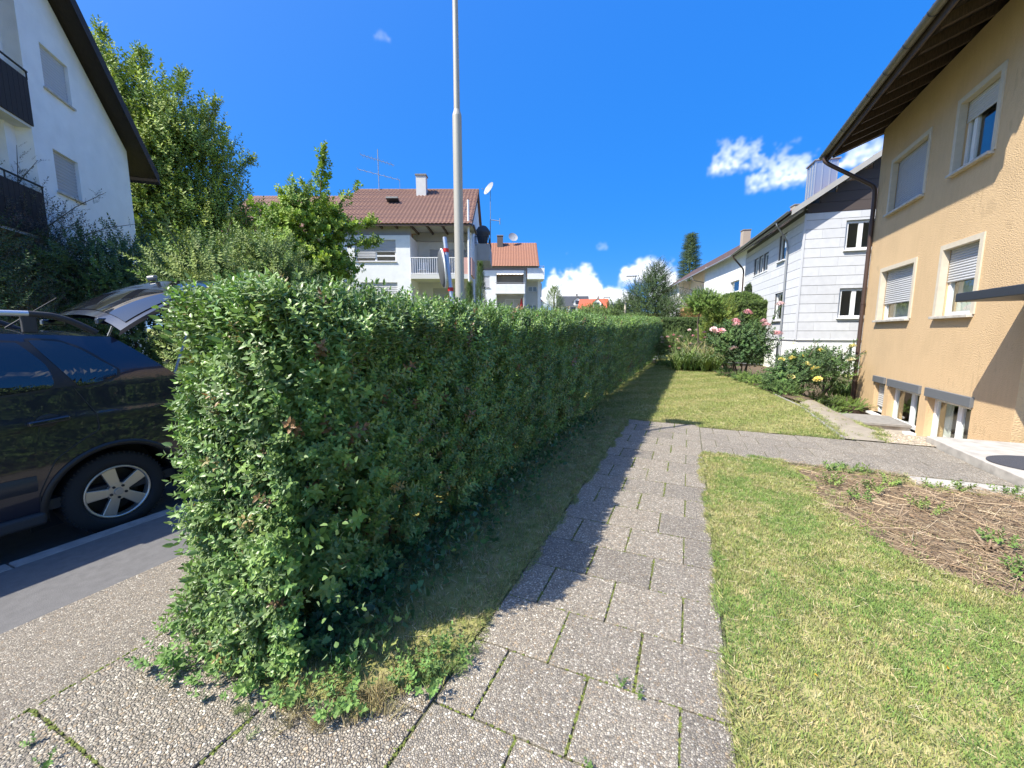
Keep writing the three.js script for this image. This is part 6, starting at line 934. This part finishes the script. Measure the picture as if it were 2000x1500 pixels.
// ================================================================ STREET LAMP, TRAFFIC MIRROR, CAR
{
  const t = thing('street_lamp', 'tall grey street lamp post with rust stains rising behind the hedge', 'street lamp', [-2.60, 0, -4.36]);
  const rustC = tex(256, (u, v) => { const r = sstep(0.05, 0.35, fbm2(u * 9, v * 16, 4) + 0.35 * Math.exp(-Math.pow((v - 0.62) / 0.2, 2)) * Math.exp(-Math.pow((u - 0.40) / 0.13, 2)) * 2.2 - 0.35); return lerp3([0.47, 0.455, 0.42], [0.24, 0.115, 0.045], r); });
  part('lower_pole', [new THREE.CylinderGeometry(0.053, 0.056, 2.1, 28, 1, true).translate(0, 3.05, 0), new THREE.LatheGeometry([[0.053, 4.10], [0.050, 4.12], [0.040, 4.15], [0.036, 4.17]].map(p => new THREE.Vector2(...p)), 28)], M.pole, t);
  part('base_pole', [new THREE.CylinderGeometry(0.057, 0.060, 2.0, 28, 1, true).translate(0, 1.0, 0), new THREE.CylinderGeometry(0.0615, 0.0615, 0.03, 28).translate(0, 1.88, 0)], std([1, 1, 1], 0.6, { map: rustC }), t, 'rust stained lower section');
  part('upper_pole', new THREE.CylinderGeometry(0.030, 0.035, 1.38, 24).translate(0, 4.84, 0), M.pole, t);
  const a = part('arm', tube([[0, 5.5, 0], [-0.02, 5.56, 0], [-0.1, 5.6, 0]], 0.022, 12, 10), M.pole, t);
  part('lamp_head', [new THREE.SphereGeometry(1, 24, 14).scale(0.36, 0.09, 0.15).translate(-0.20, 5.60, 0), rbox(-0.48, 0.1, 5.55, 5.60, -0.12, 0.12, 0.012)], M.greyBox, t);
}
{
  const t = thing('traffic_mirror', 'round traffic mirror seen from behind, on a leaning post with red clamps', 'mirror', [-3.02, 0, -4.88]);
  const top = V(-0.17, 2.92, -0.08), at = y => [top.x * (y - 1.9) / 1.02, y, top.z * (y - 1.9) / 1.02];
  part('post', [bar([0, 0, 0], [0, 1.9, 0], 0.030, 0.030, 14), bar(at(1.88), at(2.92), 0.030, 0.030, 14)], M.steel, t);
  const d = sub('mirror_head', t, [-0.20, 2.49, -0.02]);
  const n = V(0.77, 0.10, -0.63).normalize(); d.quaternion.setFromUnitVectors(V(0, 1, 0), n);
  part('backing', new THREE.LatheGeometry([[0, -0.03], [0.12, -0.028], [0.22, -0.012], [0.255, 0.01], [0.26, 0.03]].map(p => new THREE.Vector2(...p)), 40), std([0.10, 0.105, 0.115], 0.5), d);
  part('rim', new THREE.TorusGeometry(0.258, 0.012, 8, 44).rotateX(Math.PI / 2).translate(0, 0.028, 0), M.pvc, d);
  part('mirror_face', new THREE.LatheGeometry([[0, 0.06], [0.1, 0.057], [0.2, 0.043], [0.256, 0.03]].map(p => new THREE.Vector2(...p)), 40), std([0.9, 0.9, 0.9], 0.03, { metalness: 1 }), d);
  part('clamp', new THREE.CylinderGeometry(0.04, 0.04, 0.05, 16).translate(...at(2.74)), M.red, t); part('clamp', new THREE.CylinderGeometry(0.04, 0.04, 0.05, 16).translate(...at(2.20)), M.red, t);
}
{
  // parked with its tailgate open; local z = length (rear at -z), local x = 0 on its left side, the body reaches to -x
  const C = thing('parked_car', 'dark blue off-road car parked at the kerb with its tailgate open', 'car', [-4.38, -0.10, -1.69]);
  const paint = phys([0.005, 0.008, 0.022], 0.3, { metalness: 0.2, clearcoat: 1, clearcoatRoughness: 0.03 }), blackP = std([0.012, 0.012, 0.013], 0.5), rub = std([0.018, 0.018, 0.019], 0.85), dk = std([0.03, 0.03, 0.033], 0.7);
  const glass = phys([0.30, 0.31, 0.33], 0.02, { transmission: 1, thickness: 0, ior: 1.5 }), WD = 1.85, Rw = 0.345, zf = 2.63;
  const inset = (y, z) => { const b = y > 1.22 ? 0.02 + 0.05 * (y - 1.22) + 0.75 * (y - 1.22) ** 2 : 0.02 * ((y - 0.85) / 0.37) ** 2; const fl = 0.028 * (Math.exp(-(((z) / 0.5) ** 2)) + Math.exp(-(((z - zf) / 0.5) ** 2))) * Math.exp(-(((y - 0.72) / 0.28) ** 2)); const end = 0.05 * sstep(-0.55, -0.98, z) ** 2 + 0.28 * sstep(2.9, 3.55, z) ** 2; const crease = -0.010 * Math.exp(-(((y - 1.03) / 0.035) ** 2)); return b - fl + end + crease; };
  const topY = z => { if (z < -0.14) return mixf(1.66, 1.18, clamp((-0.14 - z) / 0.5)) - 0.10 * sstep(-0.55, -0.95, z); if (z < 1.45) return 1.665 + 0.05 * Math.sin((z + 0.14) / 1.6 * 1.6) ; if (z < 2.25) return mixf(1.70, 1.20, (z - 1.45) / 0.8); return 1.20 - 0.30 * ((z - 2.25) / 1.3) ** 2; };
  const lowY = z => { let y = 0.30 - 0.02; for (const c of [0, zf]) { const d = Math.abs(z - c), ra = 0.43; if (d < ra) y = Math.max(y, 0.345 + Math.sqrt(ra * ra - d * d) * 0.98); } if (z < -0.45) y = Math.max(y, 0.34); return y; };
  const side = s => grid(220, 40, (u, v) => { const z = mixf(-0.98, 3.45, u), a = lowY(z), b = Math.max(a + 0.02, topY(z)), y = mixf(a, b, v); const x = -inset(y, z); return [s ? -WD - x : x, y, z]; });
  part('body', [side(0), side(1), grid(8, 40, (u, v) => { const z = mixf(-0.14, 1.45, v), y = topY(z), i = inset(y, z); return [mixf(-i, -WD + i, u), y + 0.05 * Math.sin(u * Math.PI), z]; }), grid(8, 20, (u, v) => { const z = mixf(2.25, 3.45, v), y = topY(z), i = inset(y, z); return [mixf(-i, -WD + i, u), y + 0.03 * Math.sin(u * Math.PI), z]; }), rbox(-WD + 0.06, -0.06, 0.36, 0.80, -1.02, -0.9, 0.04), rbox(-WD + 0.25, -0.25, 0.35, 0.85, 3.3, 3.5, 0.06)], paint, C);
  // lining of the cabin and boot
  part('cabin', [box(-WD + 0.08, -0.08, 0.34, 0.42, -0.9, 3.2), box(-WD + 0.12, -0.12, 0.42, 1.15, 2.35, 2.4), rbox(-WD + 0.2, -0.25, 0.42, 1.30, 0.12, 0.32, 0.06), rbox(-WD + 0.25, -0.3, 1.24, 1.46, 0.1, 0.2, 0.04), rbox(-0.85, -0.3, 0.42, 1.35, 1.25, 1.42, 0.06)], dk, C);
  part('roof_lining', grid(4, 8, (u, v) => { const z = mixf(-0.12, 1.4, v), y = topY(z) - 0.03, i = inset(y, z) + 0.03; return [mixf(-i, -WD + i, u), y + 0.04 * Math.sin(u * Math.PI), z]; }), dk, C);
  // windows: the skin is cut by dark glass set 3 mm proud with a black surround
  const plate = (poly, e, s) => { const sh2 = new THREE.ShapeGeometry(new THREE.Shape(poly.map(p => new THREE.Vector2(...p))), 8); let g = sh2.toNonIndexed(); const out = []; const P = g.attributes.position; const subd = (a, b, c, d) => { if (d === 0) { out.push(a, b, c); return; } const m = (p, q) => [(p[0] + q[0]) / 2, (p[1] + q[1]) / 2]; const ab = m(a, b), bc = m(b, c), ca = m(c, a); subd(a, ab, ca, d - 1); subd(ab, b, bc, d - 1); subd(ca, bc, c, d - 1); subd(ab, bc, ca, d - 1); }; for (let i = 0; i < P.count; i += 3) subd(...[0, 1, 2].map(k => [P.getX(i + k), P.getY(i + k)]), 3); const pos = [], idx = []; out.forEach(([z, y], i) => { const x = -inset(y, z) + e; pos.push(s ? -WD - x : x, y, z); idx.push(i); }); const gg = tris(pos, idx); return gg; };
  const smooth = (pts, k = 5) => new THREE.CatmullRomCurve3(pts.map(([z, y]) => V(z, y, 0)), true, 'catmullrom', 0.18).getPoints(pts.length * k).map(p => [p.x, p.y]);
  const doorG = smooth([[0.47, 1.63], [0.42, 1.62], [0.32, 1.46], [0.33, 1.285], [1.25, 1.24], [1.25, 1.64]], 6), quart = smooth([[0.36, 1.64], [0.2, 1.63], [0.1, 1.57], [0.0, 1.47], [-0.08, 1.40], [-0.07, 1.345], [0.06, 1.30], [0.17, 1.285], [0.24, 1.40]], 6), frontG = smooth([[1.36, 1.64], [1.36, 1.24], [2.2, 1.22], [2.15, 1.27], [1.62, 1.60]], 6);
  const grow = (p, k) => { const c = p.reduce((a, q) => [a[0] + q[0] / p.length, a[1] + q[1] / p.length], [0, 0]); return p.map(q => { const d = Math.hypot(q[0] - c[0], q[1] - c[1]); return [c[0] + (q[0] - c[0]) * (1 + k / d), c[1] + (q[1] - c[1]) * (1 + k / d)]; }); };
  const darkGlass = phys([0.012, 0.013, 0.015], 0.02, { ior: 1.5, clearcoat: 1, clearcoatRoughness: 0.0 });
  for (const [p, nm] of [[doorG, 'rear_door_window'], [quart, 'quarter_window'], [frontG, 'front_window']]) for (const s of [0, 1]) { const f = part('window_seal', plate(grow(p, 0.022), 0.004, s), blackP, C); part(nm, plate(p, 0.009, s), darkGlass, f); }
  part('window_pillar', plate(smooth([[0.42, 1.62], [0.36, 1.63], [0.24, 1.40], [0.18, 1.29], [0.32, 1.285], [0.325, 1.45]], 3), 0.006, 0), blackP, C);
  part('windscreen', grid(8, 6, (u, v) => { const z = mixf(1.48, 2.22, v), y = topY(z) + 0.008, i = inset(y, z) + 0.08; return [mixf(-i, -WD + i, u), y + 0.04 * Math.sin(u * Math.PI), z]; }), darkGlass, C);
  // door gaps, handle, mouldings
  const onSide = pts => tube(pts.map(([z, y]) => [-inset(y, z) + 0.0015, y, z]), 0.004, 40, 5);
  part('door_gap', [onSide([[0.20, 1.27], [0.15, 1.16], [0.10, 1.05], [0.10, 0.92], [0.2, 0.86], [0.36, 0.74], [0.46, 0.5], [0.46, 0.33]])], M.black, C); part('door_gap', [onSide([[1.30, 1.62], [1.30, 1.0], [1.30, 0.34]])], M.black, C);
  const hd = sub('door_handle', C, [0.018, 1.045, 0.37]); hd.rotation.x = 0.07; part('grip', rbox(-0.012, 0.028, -0.02, 0.018, -0.11, 0.11, 0.012), paint, hd); part('recess', new THREE.SphereGeometry(0.07, 16, 10).scale(0.12, 0.7, 1).translate(-0.012, 0, 0), M.black, hd);
  part('side_moulding', [grid(30, 4, (u, v) => { const z = mixf(0.47, 2.18, u), y = mixf(0.53, 0.65, v); return [-inset(y, z) + 0.014 * Math.sin(v * Math.PI) + 0.004, y, z]; })], std([0.03, 0.032, 0.04], 0.4), C);
  part('sill', [rbox(-0.1, 0.0, 0.26, 0.36, 0.44, 2.2, 0.03)], dk, C);
  for (const c of [0, zf]) {
    part('wheel_arch_trim', grid(40, 4, (u, v) => { const a = mixf(-0.12, Math.PI + 0.12, u), r = 0.425 + 0.045 * v, y = 0.345 + Math.sin(a) * r * 0.98, z = c + Math.cos(a) * r; return [-inset(Math.max(0.34, y), z) + 0.012 * Math.sin(v * Math.PI) + 0.006, y, z]; }), blackP, C);
    part('wheel_arch', grid(30, 2, (u, v) => { const a = mixf(-0.2, Math.PI + 0.2, u); return [mixf(-0.02, -0.4, v), 0.345 + Math.sin(a) * 0.432, c + Math.cos(a) * 0.432]; }), M.black, C); part('wheel_arch', [box(-0.42, -0.40, 0.1, 0.8, c - 0.43, c + 0.43)], M.black, C);
  }
  // wheels
  const alloy = std([0.60, 0.57, 0.52], 0.38, { metalness: 0.85 });
  const spokeShape = (() => { const s = new THREE.Shape(); s.moveTo(-0.028, 0.045); s.lineTo(-0.034, 0.10); s.lineTo(-0.044, 0.205); s.lineTo(0.044, 0.205); s.lineTo(0.034, 0.10); s.lineTo(0.028, 0.045); return s; })();
  for (const [z, x, f] of [[0, -0.055, 1], [zf, -0.055, 1], [0, -WD + 0.055, -1], [zf, -WD + 0.055, -1]]) {
    const w = sub('wheel', C, [x, Rw, z]); w.rotation.y = f > 0 ? Math.PI / 2 : -Math.PI / 2; const wr = g => g.rotateZ(0.25);
    part('tyre', [new THREE.LatheGeometry([[0.225, -0.02], [0.232, 0.012], [0.27, 0.018], [0.315, 0.008], [0.338, -0.012], [0.345, -0.04], [0.345, -0.20], [0.335, -0.22], [0.225, -0.21]].map(p => new THREE.Vector2(...p)), 64).rotateX(Math.PI / 2), ...Array.from({ length: 60 }, (_, i) => box(-0.004, 0.004, 0.318, 0.347, -0.075, -0.004).rotateZ(i / 60 * Math.PI * 2))], rub, w);
    part('rim', [new THREE.LatheGeometry([[0.203, -0.06], [0.205, -0.006], [0.212, 0.006], [0.224, 0.006], [0.228, -0.006], [0.226, -0.03]].map(p => new THREE.Vector2(...p)), 64).rotateX(Math.PI / 2)], alloy, w);
    part('spokes', [...Array.from({ length: 5 }, (_, i) => wr(new THREE.ExtrudeGeometry(spokeShape, { depth: 0.02, bevelEnabled: true, bevelSize: 0.005, bevelThickness: 0.006, bevelSegments: 2 }).translate(0, 0, -0.032).rotateZ(i / 5 * Math.PI * 2))), new THREE.CylinderGeometry(0.072, 0.08, 0.03, 30).rotateX(Math.PI / 2).translate(0, 0, -0.018)], alloy, w);
    part('hub_cap', [new THREE.CylinderGeometry(0.03, 0.032, 0.016, 24).rotateX(Math.PI / 2).translate(0, 0, 0.004)], std([0.45, 0.44, 0.42], 0.4, { metalness: 0.7 }), w);
    part('wheel_nuts', Array.from({ length: 5 }, (_, i) => new THREE.CylinderGeometry(0.011, 0.011, 0.012, 6).rotateX(Math.PI / 2).translate(0, 0.052, 0.0).rotateZ(i / 5 * Math.PI * 2 + 0.6)), M.black, w);
    part('brake', [new THREE.CylinderGeometry(0.19, 0.19, 0.02, 30).rotateX(Math.PI / 2).translate(0, 0, -0.13)], std([0.05, 0.045, 0.042], 0.6, { metalness: 0.5 }), w);
  }
  // roof rails
  for (const s of [0, 1]) { const X = x => s ? -WD - x : x, r = sub('roof_rail', C); part('bar', tube([[X(-0.24), 1.84, 1.2], [X(-0.235), 1.845, 0.6], [X(-0.235), 1.845, 0.32]], 0.022, 20, 10), std([0.62, 0.63, 0.65], 0.3, { metalness: 0.6 }), r); part('end', tube([[X(-0.235), 1.845, 0.32], [X(-0.235), 1.835, 0.20], [X(-0.24), 1.80, 0.10], [X(-0.25), 1.73, -0.02], [X(-0.25), 1.70, -0.06]], 0.024, 20, 10), dk, r); part('foot', [rbox(X(-0.245) - 0.02, X(-0.245) + 0.02, 1.70, 1.84, 0.28, 0.36, 0.01)], dk, r); }
  part('aerial', bar([-0.95, 1.74, 0.25], [-1.0, 2.02, -0.1], 0.007, 0.004), M.black, C);
  // tail lamp and open tailgate
  part('tail_lamp', [grid(6, 6, (u, v) => { const z = mixf(-0.62, -0.95, u), y = mixf(0.95, 1.15, v); return [-inset(y, z) + 0.008, y, z]; })], std([0.30, 0.02, 0.02], 0.2), C);
  const tg = sub('tailgate', C);
  const gate = (e, x0, x1, t0, t1) => grid(12, 18, (u, v) => { const t = mixf(t0, t1, v), x = mixf(x0, x1, u), m = (x + WD / 2) / (WD / 2 - 0.1); const z = -0.16 - 1.18 * t, y = 1.72 + 0.95 * t - 0.53 * t * t + 0.15 * (1 - Math.pow(Math.abs(m), 2.4)) + e; return [x, y, z]; });
  part('outer_skin', [gate(0, -0.1, -WD + 0.1, 0, 1), gate(-0.05, -0.14, -WD + 0.14, 0.02, 0.98), grid(1, 18, (u, v) => { const a = v, z = -0.16 - 1.18 * a, y = 1.72 + 0.95 * a - 0.53 * a * a; return [mixf(-0.1, -0.14, u), y - 0.05 * u, z]; }), grid(12, 1, (u, v) => { const m = (mixf(-0.1, -WD + 0.1, u) + WD / 2) / (WD / 2 - 0.1); return [mixf(-0.1, -WD + 0.1, u), 2.14 + 0.15 * (1 - Math.pow(Math.abs(m), 2.4)) - v * 0.22, -1.34 - v * 0.05]; })], paint, tg);
  part('rear_window', [gate(0.008, -0.15, -WD + 0.15, 0.05, 0.66)], darkGlass, tg);
  part('hinge', [rbox(-0.42, -0.36, 1.775, 1.83, -0.28, -0.12, 0.012), rbox(-WD + 0.36, -WD + 0.42, 1.775, 1.83, -0.28, -0.12, 0.012)], paint, tg);
  part('wiper', [bar([-0.95, 2.30, -0.86], [-0.66, 2.27, -0.72], 0.022, 0.016), bar([-0.95, 2.29, -0.86], [-1.0, 2.28, -0.82], 0.03)], std([0.20, 0.20, 0.21], 0.35), tg);
  part('gas_strut', [bar([-0.16, 1.30, -0.55], [-0.2, 1.98, -0.82], 0.012)], M.zinc, tg); part('gas_strut', [bar([-WD + 0.16, 1.30, -0.55], [-WD + 0.2, 1.98, -0.82], 0.012)], M.zinc, tg);
  part('mirror', [new THREE.SphereGeometry(0.1, 16, 12).scale(1, 0.8, 0.7).translate(0.08, 1.22, 1.95)], paint, C);
}

renderer.render(scene, camera);
